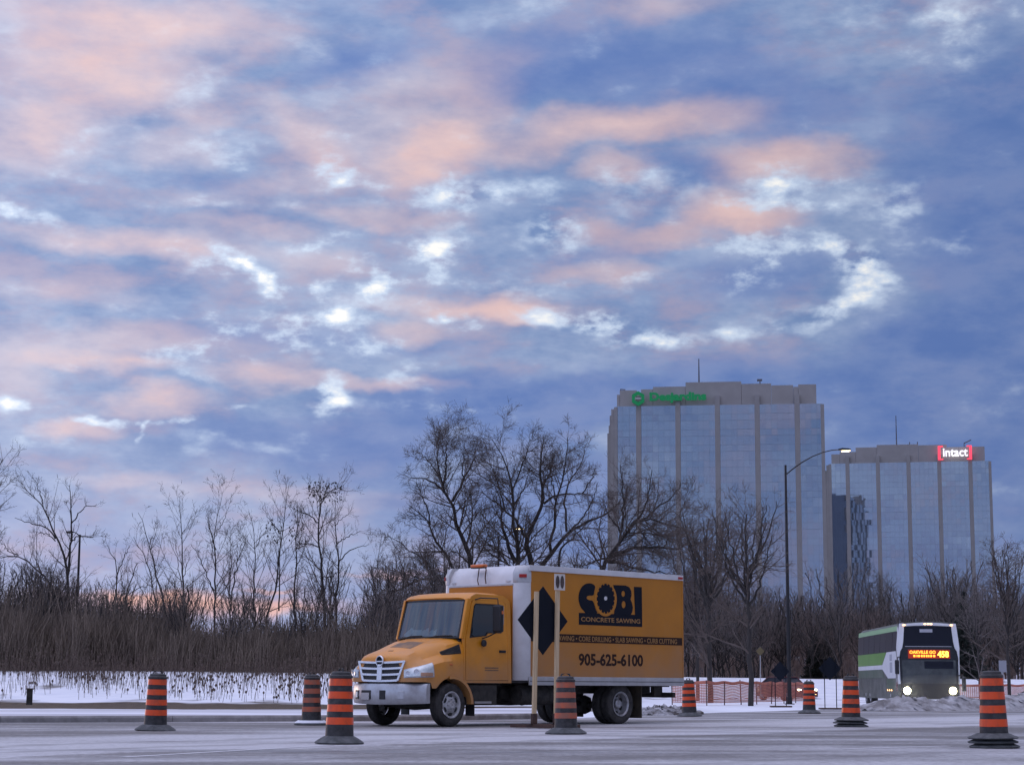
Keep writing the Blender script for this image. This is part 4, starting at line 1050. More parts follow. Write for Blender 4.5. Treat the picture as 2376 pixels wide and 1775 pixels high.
# ------------------------------------------------------------------ the yellow box truck
_a = R(46)
TF = Vector((-math.cos(_a), -math.sin(_a), 0))        # forward
TL = Vector((-TF.y, TF.x, 0))                          # its left, the side we see
_p0 = gr(1042, 1686)                                   # where the near front tyre meets the road
_org = _p0 - TL * 1.06
truck = empty('box_truck', (_org.x, _org.y, 0.006), math.atan2(TF.y, TF.x))
tag(truck, 'yellow box truck with black COBI lettering, chrome grille and white trim', 'truck')
TW = truck
def interp(keys, x):
    ks = sorted(keys, key=lambda k: k[0])
    X = [k[0] for k in ks]; out = []
    for i in range(len(ks[0][1])):
        out.append((np.interp(x, X, [k[1][i][0] for k in ks]), np.interp(x, X, [k[1][i][1] for k in ks])))
    return out
HK = [(-0.42, [(0, 1.90), (.5, 1.89), (.82, 1.86), (.97, 1.79), (1.03, 1.62), (1.05, 1.45), (1.06, 1.3), (1.065, 1.1), (1.065, .62)]),
 (-0.1, [(0, 1.855), (.49, 1.845), (.78, 1.80), (.91, 1.72), (.97, 1.57), (1.04, 1.47), (1.10, 1.38), (1.12, 1.2), (1.12, .9)]),
 (0.2, [(0, 1.775), (.48, 1.765), (.71, 1.71), (.83, 1.62), (.90, 1.51), (1.03, 1.45), (1.13, 1.36), (1.16, 1.2), (1.16, .9)]),
 (0.5, [(0, 1.67), (.46, 1.66), (.66, 1.61), (.76, 1.52), (.84, 1.43), (1.0, 1.39), (1.12, 1.30), (1.15, 1.14), (1.15, .9)]),
 (0.76, [(0, 1.58), (.50, 1.57), (.68, 1.525), (.77, 1.43), (.84, 1.35), (.96, 1.30), (1.07, 1.22), (1.12, 1.08), (1.12, .93)]),
 (0.90, [(0, 1.52), (.50, 1.51), (.67, 1.47), (.75, 1.385), (.81, 1.30), (.90, 1.23), (1.0, 1.15), (1.05, 1.04), (1.05, .93)]),
 (0.97, [(0, 1.47), (.49, 1.46), (.65, 1.42), (.72, 1.345), (.77, 1.26), (.84, 1.18), (.92, 1.10), (.96, 1.02), (.96, .93)]),
 (0.995, [(0, 1.42), (.47, 1.41), (.61, 1.375), (.68, 1.30), (.72, 1.2), (.77, 1.13), (.82, 1.07), (.86, 1.0), (.86, .93)])]
def hood_section(x):
    p = interp(HK, x)
    if abs(x) < 0.60:
        zb = 0.45 + math.sqrt(max(0, 0.585 ** 2 - x * x))
        y8, _ = p[8]; y7, z7 = p[7]
        p[8] = (y8, max(0.62 if x < 0 else 0.80, zb))
        p[7] = (y7, max(z7, p[8][1] + 0.03))
    return p
mb = MB(); rings = []
for x in list(np.linspace(-0.42, 0.62, 27)) + [0.70, 0.76, 0.83, 0.90, 0.94, 0.97, 0.985, 0.995]:
    p = hood_section(x)
    rings.append([(x, y, z) for y, z in reversed(p)] + [(x, -y, z) for y, z in p[1:]])
mb.loft(rings, cap=False, closed=False)
n = len(rings[-1]); mb.f.append(tuple(len(mb.v) - n + i for i in range(n)))
hood = mb.build('hood', MT['yellow'], TW, smooth=30)
so_ = hood.modifiers.new('Solidify', 'SOLIDIFY'); so_.thickness = 0.02; so_.offset = -1
_bv = BVHTree.FromPolygons([Vector(v) for v in mb.v], [f for f in mb.f])
def on_hood(o, d, off=0.008):
    h = _bv.ray_cast(Vector(o), Vector(d).normalized())
    if h[0] is None: return None
    nrm = h[1] if h[1].dot(Vector(d)) < 0 else -h[1]
    return h[0] + nrm * off
def hood_patch(name, mat, origin_fn, nu, nv, mask, off=0.008, parent=None):
    """Sheet laid on the hood: origin_fn(s, t) -> (ray origin, direction)."""
    V = {}; k = MB()
    for i in range(nu + 1):
        for j in range(nv + 1):
            s, t = i / nu, j / nv
            o, d = origin_fn(s, t); h = on_hood(o, d, off)
            if h is not None: V[i, j] = len(k.v); k.v.append(tuple(h))
    for i in range(nu):
        for j in range(nv):
            q = [(i, j), (i + 1, j), (i + 1, j + 1), (i, j + 1)]
            if all(c in V for c in q) and mask((i + .5) / nu, (j + .5) / nv): k.f.append(tuple(V[c] for c in q))
    o = k.build(name, mat, parent or TW, smooth=60)
    m = o.modifiers.new('Solidify', 'SOLIDIFY'); m.thickness = abs(off) * 0.9 + 0.004; m.offset = -1
    return o
# headlamps, wrapped round the front corners
for sg in (1, -1):
    def hl(s, t, sg=sg):
        ang = R(12 + 66 * s); z = (1.035 + 0.02 * s) + t * (0.13 + 0.13 * s)
        return (0.45 + 1.2 * math.cos(ang), sg * (0.62 + 1.2 * math.sin(ang)), z), (-math.cos(ang), -sg * math.sin(ang), 0)
    h = hood_patch('headlight', MT['lens'], hl, 18, 8, lambda s, t: True, 0.022)
    def rm(s, t, sg=sg):
        ang = R(9 + 72 * s); z = (1.015 + 0.02 * s) + t * (0.17 + 0.13 * s)
        return (0.45 + 1.2 * math.cos(ang), sg * (0.62 + 1.2 * math.sin(ang)), z), (-math.cos(ang), -sg * math.sin(ang), 0)
    hood_patch('headlight_frame', MT['bumper'], rm, 20, 10, lambda s, t: True, 0.006, h)
    def tn(s, t, sg=sg):
        ang = R(48 + 28 * s); z = 1.05 + t * 0.07
        return (0.45 + 1.2 * math.cos(ang), sg * (0.62 + 1.2 * math.sin(ang)), z), (-math.cos(ang), -sg * math.sin(ang), 0)
    hood_patch('turn_signal', MT['paleamber'], tn, 8, 3, lambda s, t: True, 0.028, h)
    for q, (an, zz, rr) in enumerate(((22, 1.10, .052), (40, 1.135, .058))):
        o, d = hl((an - 12) / 66, 0.5); c = on_hood((o[0], o[1], zz), d, 0.03); dn = -Vector(d).normalized()
        M4 = Matrix.Translation(c) @ dn.to_track_quat('Z', 'Y').to_matrix().to_4x4()
        MB().lathe([(rr, 0), (rr, 0.006), (rr * .8, 0.004), (rr * .5, -0.006), (0.004, -0.01)], 20, M4).build('lamp_reflector', MT['chrome'], h)
    # louvred vent on the hood side
    def vt(s, t, sg=sg):
        return (-0.36 + 0.50 * s, sg * 2.0, 1.50 + 0.04 * (1 - s) + (0.07 + 0.13 * (1 - s)) * t), (0, -sg, 0)
    v = hood_patch('hood_vent', MT['black'], vt, 14, 6, lambda s, t: True, 0.006)
    for j in range(4):
        def lv(s, t, sg=sg, j=j):
            b_, h_ = 1.50 + 0.04 * (1 - s), (0.07 + 0.13 * (1 - s))
            return (-0.35 + 0.47 * s, sg * 2.0, b_ + h_ * (0.12 + 0.22 * j + 0.09 * t)), (0, -sg, 0)
        hood_patch('louvre', MT['under'], lv, 10, 1, lambda s, t: True, 0.016, v)
    # side marker on the fender
    o_ = on_hood((0.02, sg * 2, 1.30), (0, -sg, 0), 0.006)
    MB().box(o_, (0.09, 0.016, 0.03)).build('side_marker', MT['amber'], TW, bevel=0.004)
    # wheel-arch lip
    k = MB(); rg = []
    for i in range(25):
        an = R(80 + 98 * i / 24); rr = 0.585
        cx, cz = rr * math.cos(an), 0.45 + rr * math.sin(an)
        ux, uz = math.cos(an), math.sin(an)
        rg.append([(cx - ux * .03, sg * .80, cz - uz * .03), (cx - ux * .035, sg * 1.175, cz - uz * .035), (cx + ux * .03, sg * 1.175, cz + uz * .03), (cx + ux * .0, sg * .80, cz)])
    k.loft(rg).build('fender_lip', MT['yellow'], TW, smooth=40)
# worn patch and small badge on the hood top
MT['hoodworn'] = pm('worn_hood_paint', (0.10, 0.075, 0.06), 0.6, col2=(0.34, 0.17, 0.06), scale=5, lo=0.3, hi=0.75)
hood_patch('worn_patch', MT['hoodworn'], lambda s, t: ((0.08 + 0.40 * t + 0.10 * s, -0.30 + 0.75 * s, 3.0), (0, 0, -1)), 14, 8, lambda s, t: not (s < .25 and t < .3), 0.003)
hood_patch('badge', MT['hoodworn'], lambda s, t: ((0.72 + 0.04 * t, -0.06 + 0.14 * s, 3.0), (0, 0, -1)), 4, 2, lambda s, t: True, 0.005)
# grille: dark recess, chrome surround, three openings each side of a centre bar
def gx(y, z): return 1.016 - 0.03 * (y / 0.72) ** 2 + (1.15 - z) * 0.05
def gpoly(pts, t, nsub=10):
    """Curved plate following the grille face; pts in (y, z)."""
    return pts
def gstrip(name, y0, y1, zb, zt, th, mat, par, n=14):
    k = MB(); rg = []
    for i in range(n + 1):
        y = y0 + (y1 - y0) * i / n
        b_, t_ = zb(y), zt(y)
        rg.append([(gx(y, b_) - .01, y, b_), (gx(y, b_) + th, y, b_), (gx(y, t_) + th, y, t_), (gx(y, t_) - .01, y, t_)])
    return k.loft(rg).build(name, mat, par, smooth=40, bevel=0.004)
gtop = lambda y: 1.375 - 0.03 * (1 - (y / .72) ** 2)
gbot = lambda y: 0.965 + 0.02 * (y / .6) ** 2
def gedge(z): return 0.55 + 0.17 * (z - 0.965) / 0.41
grille = gstrip('grille', -0.60, 0.60, lambda y: gbot(y) + .01, lambda y: gtop(y) - .01, 0.004, MT['black'], TW, 20)
for i in range(4):
    zc = 1.355 - i * 0.128; e = gedge(zc) - 0.01
    gstrip('grille_bar', -e, e, lambda y, zc=zc: zc - 0.024 - .02 * (1 - (y / .7) ** 2), lambda y, zc=zc: zc + 0.022 - .02 * (1 - (y / .7) ** 2), 0.035, MT['chrome'], grille)
for sg in (1, -1):
    k = MB(); rg = []
    for i in range(9):
        z = 0.955 + 0.42 * i / 8; e = gedge(z) * sg
        rg.append([(gx(e, z) - .01, e - .035 * sg, z), (gx(e, z) + .03, e - .035 * sg, z), (gx(e, z) + .03, e + .03 * sg, z), (gx(e, z) - .01, e + .03 * sg, z)])
    k.loft(rg).build('grille_surround', MT['chrome'], grille, bevel=0.005)
gstrip('grille_centre_bar', -0.075, 0.075, lambda y: .955, lambda y: 1.30, 0.042, MT['chrome'], grille, 4)
em = Matrix.Translation((gx(0, 1.36) + 0.03, 0, 1.365)) @ Matrix.Rotation(R(90), 4, 'Y')
k = MB().lathe([(0.118, -0.01), (0.122, 0.018), (0.112, 0.03), (0.098, 0.028), (0.093, 0.012), (0.093, -0.01)], 32, em); emb = k.build('emblem', MT['chrome'], TW)
MB().lathe([(0.093, 0.0), (0.093, 0.010), (0.001, 0.012)], 28, em).build('emblem_disc', MT['navy'], emb)
MB().box((gx(0, 1.36) + 0.045, 0, 1.36), (0.014, 0.186, 0.026)).build('emblem_bar', MT['chrome'], emb, bevel=0.003)
for sg in (1, -1):
    MB().box((gx(0, 1.36) + 0.045, sg * 0.045, 1.362), (0.012, 0.03, 0.075)).build('emblem_stroke', MT['navy'], emb)
# front bumper
def bx_(y): return 1.06 - 0.30 * (abs(y) / 1.14) ** 2.6
k = MB(); rg = []
for i in range(33):
    y = -1.15 + 2.3 * i / 32; x = bx_(y); lift = 0.03 * (abs(y) / 1.15) ** 2
    rg.append([(x - .10, y, .46 + lift), (x - .02, y, .455 + lift), (x, y, .50 + lift), (x + .012, y, .66), (x, y, .84), (x - .03, y, .895), (x - .10, y, .90)])
bump = k.loft(rg).build('bumper', MT['bumper'], TW, smooth=45)
def bbox(name, yc, w, zc, h, mat, par, out=0.012, d=0.05):
    x = bx_(yc); sl = (bx_(yc + .05) - bx_(yc - .05)) / .1
    m4 = Matrix.Translation((x + out - d / 2, yc, zc)) @ Matrix.Rotation(math.atan2(-sl, 1), 4, 'Z')
    return MB().box((0, 0, 0), (d, w, h), m4).build(name, mat, par, bevel=0.006)
for (yc, w) in ((-0.42, .34), (0.12, .18)): bbox('bumper_opening', yc, w, .66, .19, MT['black'], bump, 0.018)
bbox('fog_light_recess', -0.82, .17, .66, .19, MT['black'], bump, 0.02)
fl = bbox('fog_light', -0.82, .11, .66, .12, MT['lens'], bump, 0.028)
bbox('fog_light_recess', 0.62, .17, .66, .17, MT['bumper'], bump, 0.014)
bbox('licence_plate', -0.44, .30, .625, .15, MT['white'], bump, 0.03, 0.02)
# ---- cab
def cy(z): return 1.075 - 0.055 * (z - 0.92) / 1.9
def side(loop, sg, t, off=0.0):
    k = MB(); return k.prism(loop, lambda a, b, d: (a, sg * (cy(b) + off - d), b), t)
CAB = [(-.42, .92), (-.42, 1.86), (-.62, 2.70), (-.67, 2.775), (-.80, 2.83), (-1.65, 2.82), (-1.80, 2.75), (-1.88, 2.55), (-1.88, .92)]
DOOR = [(-.47, .97), (-.47, 1.85), (-.665, 2.655), (-.72, 2.70), (-1.66, 2.70), (-1.73, 2.64), (-1.775, 1.9), (-1.775, .97)]
WIN = [(-.60, 1.88), (-1.10, 1.93), (-1.16, 1.99), (-1.57, 2.0), (-1.61, 2.05), (-1.605, 2.56), (-1.55, 2.62), (-.80, 2.62), (-.745, 2.575)]
def inset(loop, d):
    c = Vector((sum(p[0] for p in loop) / len(loop), sum(p[1] for p in loop) / len(loop)))
    return [((p[0] - c.x) * (1 - d / max(.2, abs(p[0] - c.x) + .2)) + c.x, (p[1] - c.y) * (1 - d / max(.2, abs(p[1] - c.y) + .2)) + c.y) for p in loop]
for sg in (1, -1):
    side([CAB, list(reversed(DOOR))], sg, 0.06).build('cab_side', MT['yellow'], TW, smooth=None)
    dr = side([inset(DOOR, .012), list(reversed(WIN))], sg, 0.05, 0.006).build('door', MT['yellow'], TW, smooth=None, bevel=0.006)
    side([inset(WIN, -.004), list(reversed(inset(WIN, .035)))], sg, 0.03, 0.012).build('window_seal', MT['black'], dr, smooth=None)
    side([inset(WIN, .02)], sg, 0.006, -0.015).build('door_window', MT['glass'], dr, smooth=None)
    hx = Vector((-1.60, sg * (cy(1.60) + .012), 1.60))
    MB().box(hx, (.20, .02, .055)).build('handle_recess', MT['black'], dr, bevel=0.006)
    MB().box(hx + Vector((0, sg * .018, .01)), (.17, .018, .026)).build('door_handle', MT['black'], dr, bevel=0.005)
    side([[(-.50, 1.06), (-.50, 1.075), (-1.75, 1.075), (-1.75, 1.06)]], sg, 0.006, 0.0115).build('door_crease', MT['yellow'], dr, smooth=None)
    for j in range(2):
        side([[(-1.05, 1.18 + .05 * j), (-1.05, 1.205 + .05 * j), (-1.47, 1.205 + .05 * j), (-1.47, 1.18 + .05 * j)]], sg, 0.003, 0.0095).build('small_lettering', MT['hoodworn'], dr, smooth=None)
    # A pillar
    k = MB(); rg = []
    for x, z in ((-.40, 1.86), (-.61, 2.73)):
        y = cy(z) * sg
        rg.append([(x - .02, y, z), (x + .045, y - .012 * sg, z), (x + .052, y - .075 * sg, z), (x - .03, y - .075 * sg, z)])
    k.loft(rg).build('pillar', MT['yellow'], TW, bevel=0.01)
    # cab steps and side fairing
    MB().box((-.95, sg * .98, .50), (.62, .20, .05)).build('step', MT['alu'], TW, bevel=0.008)
    MB().box((-1.0, sg * .88, .66), (.95, .30, .44)).build('step_housing', MT['under'], TW, bevel=0.02)
    # mirror
    mr = MB().box((-1.02, sg * 1.50, 2.29), (.12, .25, .58)).build('mirror', MT['black'], TW, bevel=0.035, seg=3)
    MB().box((-1.085, sg * 1.50, 2.36), (.012, .20, .38)).build('mirror_glass', MT['chrome'], mr)
    MB().tube([(-.78, sg * 1.02, 2.70), (-.86, sg * 1.12, 2.74), (-1.0, sg * 1.5, 2.72), (-1.02, sg * 1.5, 2.55)], 0.014, 8).build('mirror_arm', MT['black'], mr)
    MB().tube([(-.98, sg * 1.06, 1.87), (-1.0, sg * 1.25, 1.92), (-1.02, sg * 1.5, 2.02)], 0.014, 8).build('mirror_arm', MT['black'], mr)
    MB().lathe([(.02, -.05), (.07, -.04), (.085, 0), (.06, .03), (.01, .04)], 16, Matrix.Translation((-.97, sg * 1.12, 1.78)) @ Matrix.Diagonal((.8, .7, 1.7, 1))).build('mirror_bracket', MT['black'], mr)
    MB().box((-1.02, sg * 1.635, 2.42), (.05, .012, .07)).build('mirror_signal', MT['amber'], mr)
# roof, rear wall, windscreen
prof = [(-.60, 2.70), (-.56, 2.745), (-.62, 2.80), (-.78, 2.845), (-1.1, 2.865), (-1.6, 2.855), (-1.78, 2.80), (-1.86, 2.70), (-1.885, 2.55), (-1.885, .92)]
k = MB(); rg = []
for x, z in prof:
    r_ = []
    for i in range(17):
        f_ = -1 + 2 * i / 16; y = f_ * (cy(z) - 0.002)
        fall = 0.085 * max(0, abs(f_) - .84) / .16 if z > 2.72 else 0
        r_.append((x + (0.10 * (1 - f_ * f_) if x > -.7 else 0), y, z - fall + (0.025 * (1 - f_ * f_) if z > 2.78 else 0)))
    rg.append(r_)
roof = k.loft(rg, cap=False, closed=False).build('cab_roof', MT['yellow'], TW, smooth=45)
m_ = roof.modifiers.new('Solidify', 'SOLIDIFY'); m_.thickness = 0.03; m_.offset = -1
MT['rustspot'] = pm('rust_spots', (0.20, 0.075, 0.025), 0.8, col2=(0.42, 0.17, 0.03), scale=9)
def wsg(s, t, o=0.0):      # windscreen surface: s across, t up
    x = -.37 - .225 * t; z = 1.885 + .825 * t; f_ = -1 + 2 * s
    return (x + 0.11 * (1 - f_ * f_) + o, f_ * (cy(z) - .07), z)
k = MB(); k.loft([[wsg(i / 16, j / 6) for i in range(17)] for j in range(7)], cap=False, closed=False)
wind = k.build('windscreen', MT['glass'], TW, smooth=60)
k = MB()
for (s0, s1, t0, t1) in ((0, 1, -.02, .035), (0, 1, .955, 1.02), (-.005, .03, 0, 1), (.97, 1.005, 0, 1)):
    k.loft([[wsg(s0 + (s1 - s0) * i / 12, t0 + (t1 - t0) * j / 3, .006) for i in range(13)] for j in range(4)], cap=False, closed=False)
sl_ = k.build('windscreen_seal', MT['black'], wind, smooth=60)
for a_, c_ in ((.10, .46), (.52, .90)):
    MB().tube([wsg(a_, -.01, .03), wsg((a_ + c_) / 2, .045, .035), wsg(c_, .05, .03)], 0.012, 6).build('wiper', MT['black'], wind)
# cab interior
MB().box((-1.22, 0, 2.765), (1.15, 1.86, .02)).build('headliner', MT['interior'], TW)
MB().box((-.62, 0, 1.72), (.42, 1.9, .26)).build('dashboard', MT['interior'], TW, bevel=0.05)
for yy in (.52, -.5):
    st_ = MB().box((-1.42, yy, 1.55), (.5, .52, .2)).build('seat', MT['interior'], TW, bevel=0.05)
    MB().box((-1.66, yy, 1.95), (.14, .5, .72)).build('seat_back', MT['interior'], st_, bevel=0.05)
    MB().box((-1.68, yy, 2.42), (.10, .26, .2)).build('headrest', MT['interior'], st_, bevel=0.04)
MB().box((-1.84, 0, 1.85), (.03, 1.96, 1.75)).build('cab_back_panel', MT['interior'], TW)
MB().box((-1.15, 0, .97), (1.45, 2.0, .06)).build('cab_floor', MT['under'], TW)
sw = Matrix.Translation((-.92, .52, 1.92)) @ Matrix.Rotation(R(-55), 4, 'Y')
k = MB(); k.loft([[sw @ Vector(((.2 + .014 * math.cos(b)) * math.cos(a), (.2 + .014 * math.cos(b)) * math.sin(a), .014 * math.sin(b))) for b in np.linspace(0, 2 * math.pi, 7)[:-1]] for a in np.linspace(0, 2 * math.pi, 25)], cap=False)
k.build('steering_wheel', MT['black'], TW)
MB().box((-.50, .93, 1.99), (.004, .05, .05)).build('parking_sticker', MT['paper'], wind)
# firewall, so nothing shows through the hood
MB().box((-.40, 0, 1.35), (.04, 1.9, .96)).build('firewall', MT['under'], TW)
MB().box((.30, 0, .95), (1.1, 1.3, .5)).build('engine', MT['under'], TW, bevel=0.05)
# ---- chassis
for sg in (1, -1):
    MB().box((-3.3, sg * .42, .80), (8.1, .08, .22)).build('chassis_rail', MT['under'], TW)
MB().lathe([(.05, -.55), (.20, -.54), (.22, -.50), (.22, .50), (.20, .54), (.05, .55)], 24, Matrix.Translation((-2.75, .90, .66)) @ Matrix.Rotation(R(90), 4, 'Y')).build('fuel_tank', MT['under'], TW)
for dx in (-.35, .35): MB().lathe([(.222, -.02), (.228, -.02), (.228, .02), (.222, .02)], 24, Matrix.Translation((-2.75 + dx, .90, .66)) @ Matrix.Rotation(R(90), 4, 'Y')).build('tank_strap', MT['under'], TW)
MB().box((-3.75, .80, .70), (.55, .40, .34)).build('tool_box', MT['under'], TW, bevel=0.02)
MB().box((-3.2, .30, .70), (2.2, .5, .25)).build('gearbox', MT['under'], TW, bevel=0.05)
MB().box((-2.55, -.82, .62), (.7, .45, .4)).build('battery_box', MT['under'], TW, bevel=0.02)
MB().tube([(.3, 0, .6), (-2.5, 0, .55), (-5.4, 0, .47)], .06, 10).build('drive_shaft', MT['under'], TW)
for ax, wdt in ((0, 1.9), (-5.47, 1.9)):
    MB().tube([(ax, -wdt / 2, .45), (ax, 0, .42), (ax, wdt / 2, .45)], [.06, .09, .06], 10).build('axle', MT['under'], TW)
MB().lathe([(.03, -.22), (.16, -.16), (.2, 0), (.16, .16), (.03, .22)], 16, Matrix.Translation((-5.47, 0, .43))).build('differential', MT['under'], TW)
MB().tube([(-1.9, -.5, .5), (-3.4, -.5, .48), (-4.6, -.55, .5)], .07, 10).build('exhaust', MT['under'], TW)
for xx in (-3.9, -4.4, -6.5, -7.2):
    MB().box((xx, 0, .89), (.08, 2.3, .08)).build('cross_member', MT['under'], TW)
MB().box((-7.48, 0, .66), (.10, 2.2, .12)).build('rear_bumper', MT['under'], TW, bevel=0.01)
for sg in (1, -1):
    MB().box((-7.3, sg * .7, .78), (.3, .12, .3)).build('bumper_bracket', MT['under'], TW)
    MB().box((-.66, sg * 1.02, .40), (.02, .26, .36)).build('mud_flap', MT['black'], TW)
    MB().box((-6.13, sg * .92, .50), (.02, .60, .74)).build('mud_flap', MT['mudflap'], TW)
# ---- wheels
def tyre_prof(r, w):
    h = w / 2; ri = r * .60
    return [(ri, -h * .80), (ri + .02, -h * .92), (r * .80, -h * 1.0), (r * .93, -h * .96), (r * .985, -h * .82), (r, -h * .62), (r * .988, -h * .60), (r * .988, -h * .54), (r, -h * .52), (r, -h * .12), (r * .988, -h * .1), (r * .988, h * .1), (r, h * .12),
            (r, h * .52), (r * .988, h * .54), (r * .988, h * .60), (r, h * .62), (r * .985, h * .82), (r * .93, h * .96), (r * .80, h * 1.0), (ri + .02, h * .92), (ri, h * .80)]
def wheel(parent, x, y, sg, r, w, front, steer=0.0, name='wheel', rimm=None):
    wo = bpy.data.objects.new(name, None); COL.objects.link(wo); wo.parent = parent
    wo.location = (x, y, r); wo.rotation_euler = (0, random.random() * 6, steer)
    wo.rotation_mode = 'XYZ'
    wo.rotation_euler = (0, 0, steer)
    k = MB(); n = 40; pr = tyre_prof(r, w)
    rings = [[(rr * math.cos(2 * math.pi * i / n), yy, rr * math.sin(2 * math.pi * i / n)) for i in range(n)] for rr, yy in pr]
    k.loft(rings + [rings[0]], cap=False).build('tyre', MT['rubber'], wo, smooth=35)
    h = w / 2 * sg; ri = r * .60
    if front: pr2 = [(ri + .012, h * .98), (ri - .005, h * 1.0), (ri - .03, h * .86), (ri - .045, h * .50), (ri * .80, h * .42), (ri * .62, h * .72), (ri * .50, h * .86), (ri * .36, h * .88), (ri * .33, h * 1.0), (ri * .26, h * 1.18), (.01, h * 1.2)]
    else: pr2 = [(ri + .012, h * .98), (ri - .005, h * 1.0), (ri - .03, h * .8), (ri - .04, h * .0), (ri * .82, h * -.25), (ri * .62, h * -.35), (ri * .55, h * -.30), (ri * .40, h * -.28), (ri * .38, h * .35), (ri * .30, h * .5), (.01, h * .52)]
    k = MB(); k.loft([[(rr * math.cos(2 * math.pi * i / 32), yy, rr * math.sin(2 * math.pi * i / 32)) for i in range(32)] for rr, yy in pr2], cap=False)
    rim = k.build('rim', rimm or (MT['rimwhite'] if front else MT['rimsteel']), wo, smooth=35)
    nh = 6; yb = h * (.64 if front else -.30)
    for i in range(nh):
        a = 2 * math.pi * (i + .5) / nh
        M4 = Matrix.Translation((ri * .70 * math.cos(a), yb, ri * .70 * math.sin(a))) @ Matrix.Rotation(-a, 4, 'Y') @ Matrix.Rotation(R(-90 * sg), 4, 'X') @ Matrix.Diagonal((.8, 1.25, 1, 1))
        MB().lathe([(.045, -.012), (.045, .014), (.002, .015)], 14, M4).build('hand_hole', MT['black'], rim)
    yb = h * (.90 if front else -.24)
    for i in range(8):
        a = 2 * math.pi * i / 8
        M4 = Matrix.Translation((ri * .43 * math.cos(a), yb, ri * .43 * math.sin(a))) @ Matrix.Rotation(R(-90 * sg), 4, 'X')
        MB().lathe([(.014, -.01), (.014, .022), (.008, .028)], 6, M4).build('lug_nut', MT['rimsteel'], rim, smooth=None)
    return wo
for sg in (1, -1):
    wheel(TW, 0, sg * 1.0, sg, .455, .25, True, R(4))
    wheel(TW, -5.47, sg * 1.03, sg, .455, .25, False)
    wheel(TW, -5.47, sg * .74, sg, .455, .25, False)
# ---- cargo box
BX0, BX1, BW, BZ0, BZ1, BR = -1.98, -7.60, 1.285, 0.98, 3.50, 0.27
def plan(r, off=0.0):
    w = BW + off; pts = [(BX1, -w)]
    for i in range(9):
        a = R(-90 + 90 * i / 8); pts.append((BX0 - r + r * math.cos(a) + off * math.cos(a), -w + r + off * 0 + r * math.sin(a)))
    for i in range(9):
        a = R(0 + 90 * i / 8); pts.append((BX0 - r + r * math.cos(a) + off * math.cos(a), w - r + r * math.sin(a)))
    pts.append((BX1, w)); return pts
k = MB(); k.loft([[(x, y, BZ0) for x, y in plan(BR)], [(x, y, 3.10) for x, y in plan(BR)], [(x - (.06 if x > -2.3 else 0), y, 3.30) for x, y in plan(BR)], [(x - (.16 if x > -2.3 else 0), y * .985, 3.44) for x, y in plan(BR)], [(x - (.34 if x > -2.3 else 0), y * .95, 3.52) for x, y in plan(BR)]])
body = k.build('cargo_box', MT['white'], TW, smooth=35)
def bside(x0, x1, z0, z1, sg, t=0.006, off=0.0):
    return MB().prism([[(x0, z0), (x0, z1), (x1, z1), (x1, z0)]], lambda a, b, d: (a, sg * (BW + off + .0005 + t - d), b), t)
for sg in (1, -1):
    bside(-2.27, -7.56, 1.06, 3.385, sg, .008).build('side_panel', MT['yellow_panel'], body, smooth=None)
    for z0, z1, nm_, th in ((.875, 1.065, 'lower_rail', .03), (3.385, 3.51, 'upper_rail', .03)):
        MB().box(((-2.2 - 7.60) / 2, sg * (BW + th / 2 + .001), (z0 + z1) / 2), (5.40, th, z1 - z0)).build(nm_, MT['alu'] if z0 < 2 else MT['white'], body, bevel=0.006)
    MB().box((-4.9, sg * (BW + .034), .965), (5.36, .006, .012)).build('rail_groove', MT['under'], body)
    for i in range(12):
        MB().lathe([(.010, 0), (.010, .004), (.004, .006)], 8, Matrix.Translation((-2.5 - i * .45, sg * (BW + .031), 1.03)) @ Matrix.Rotation(R(-90 * sg), 4, 'X')).build('rivet', MT['alu'], body, smooth=None)
    MB().box((-7.585, sg * (BW - .01), 2.2), (.05, .06, 2.5)).build('rear_post', MT['yellow_panel'], body, bevel=0.01)
    # corner casting and lights
    k = MB(); rg = []
    for z, o in ((3.13, .004), (3.15, .010), (3.34, .010), (3.42, -.006), (3.48, -.04), (3.51, -.09)):
        r_ = []
        for i in range(9):
            a = R(90 * i / 8); x = BX0 - BR + (BR + o) * math.cos(a) - (.0 if z < 3.4 else .03); y = BW - BR + (BR + o) * math.sin(a)
            r_.append((x, sg * y, z))
        r_ = [(BX0 - BR - .02, sg * (BW + o), z)][::-1] + r_[::-1]
        rg.append(r_ + [(BX0 - BR - .02, sg * (BW - BR), z)])
    cc = k.loft(rg).build('corner_cap', MT['alu'], body, smooth=40)
    M4 = Matrix.Translation((BX0 - BR + (BR + .018) * math.cos(R(50)), sg * (BW - BR + (BR + .018) * math.sin(R(50))), 3.27)) @ Matrix.Rotation(sg * R(50), 4, 'Z')
    MB().box((0, 0, 0), (.03, .17, .075), M4).build('marker_light', MT['redlens'], cc, bevel=0.006)
    MB().box((-7.48, sg * (BW + .042), 3.44), (.16, .02, .055)).build('marker_light', MT['redlens'], body, bevel=0.005)
    MB().box((BX0 + .012, sg * .86, 3.16), (.02, .12, .03)).build('front_marker', MT['alu'], body)
# front wall: yellow below the white cap
MB().box((BX0 + .003, 0, 2.03), (.012, 2.02, 2.06)).build('front_panel', MT['yellow_panel'], body)
MB().box((BX0 + .008, 0, 3.085), (.02, 2.04, .035)).build('cap_seam', MT['alu'], body)
# doors at the rear
for sg in (1, -1):
    MB().box((BX1 - .012, sg * .60, 2.2), (.03, 1.15, 2.35)).build('rear_door', MT['yellow_panel'], body, bevel=0.006)
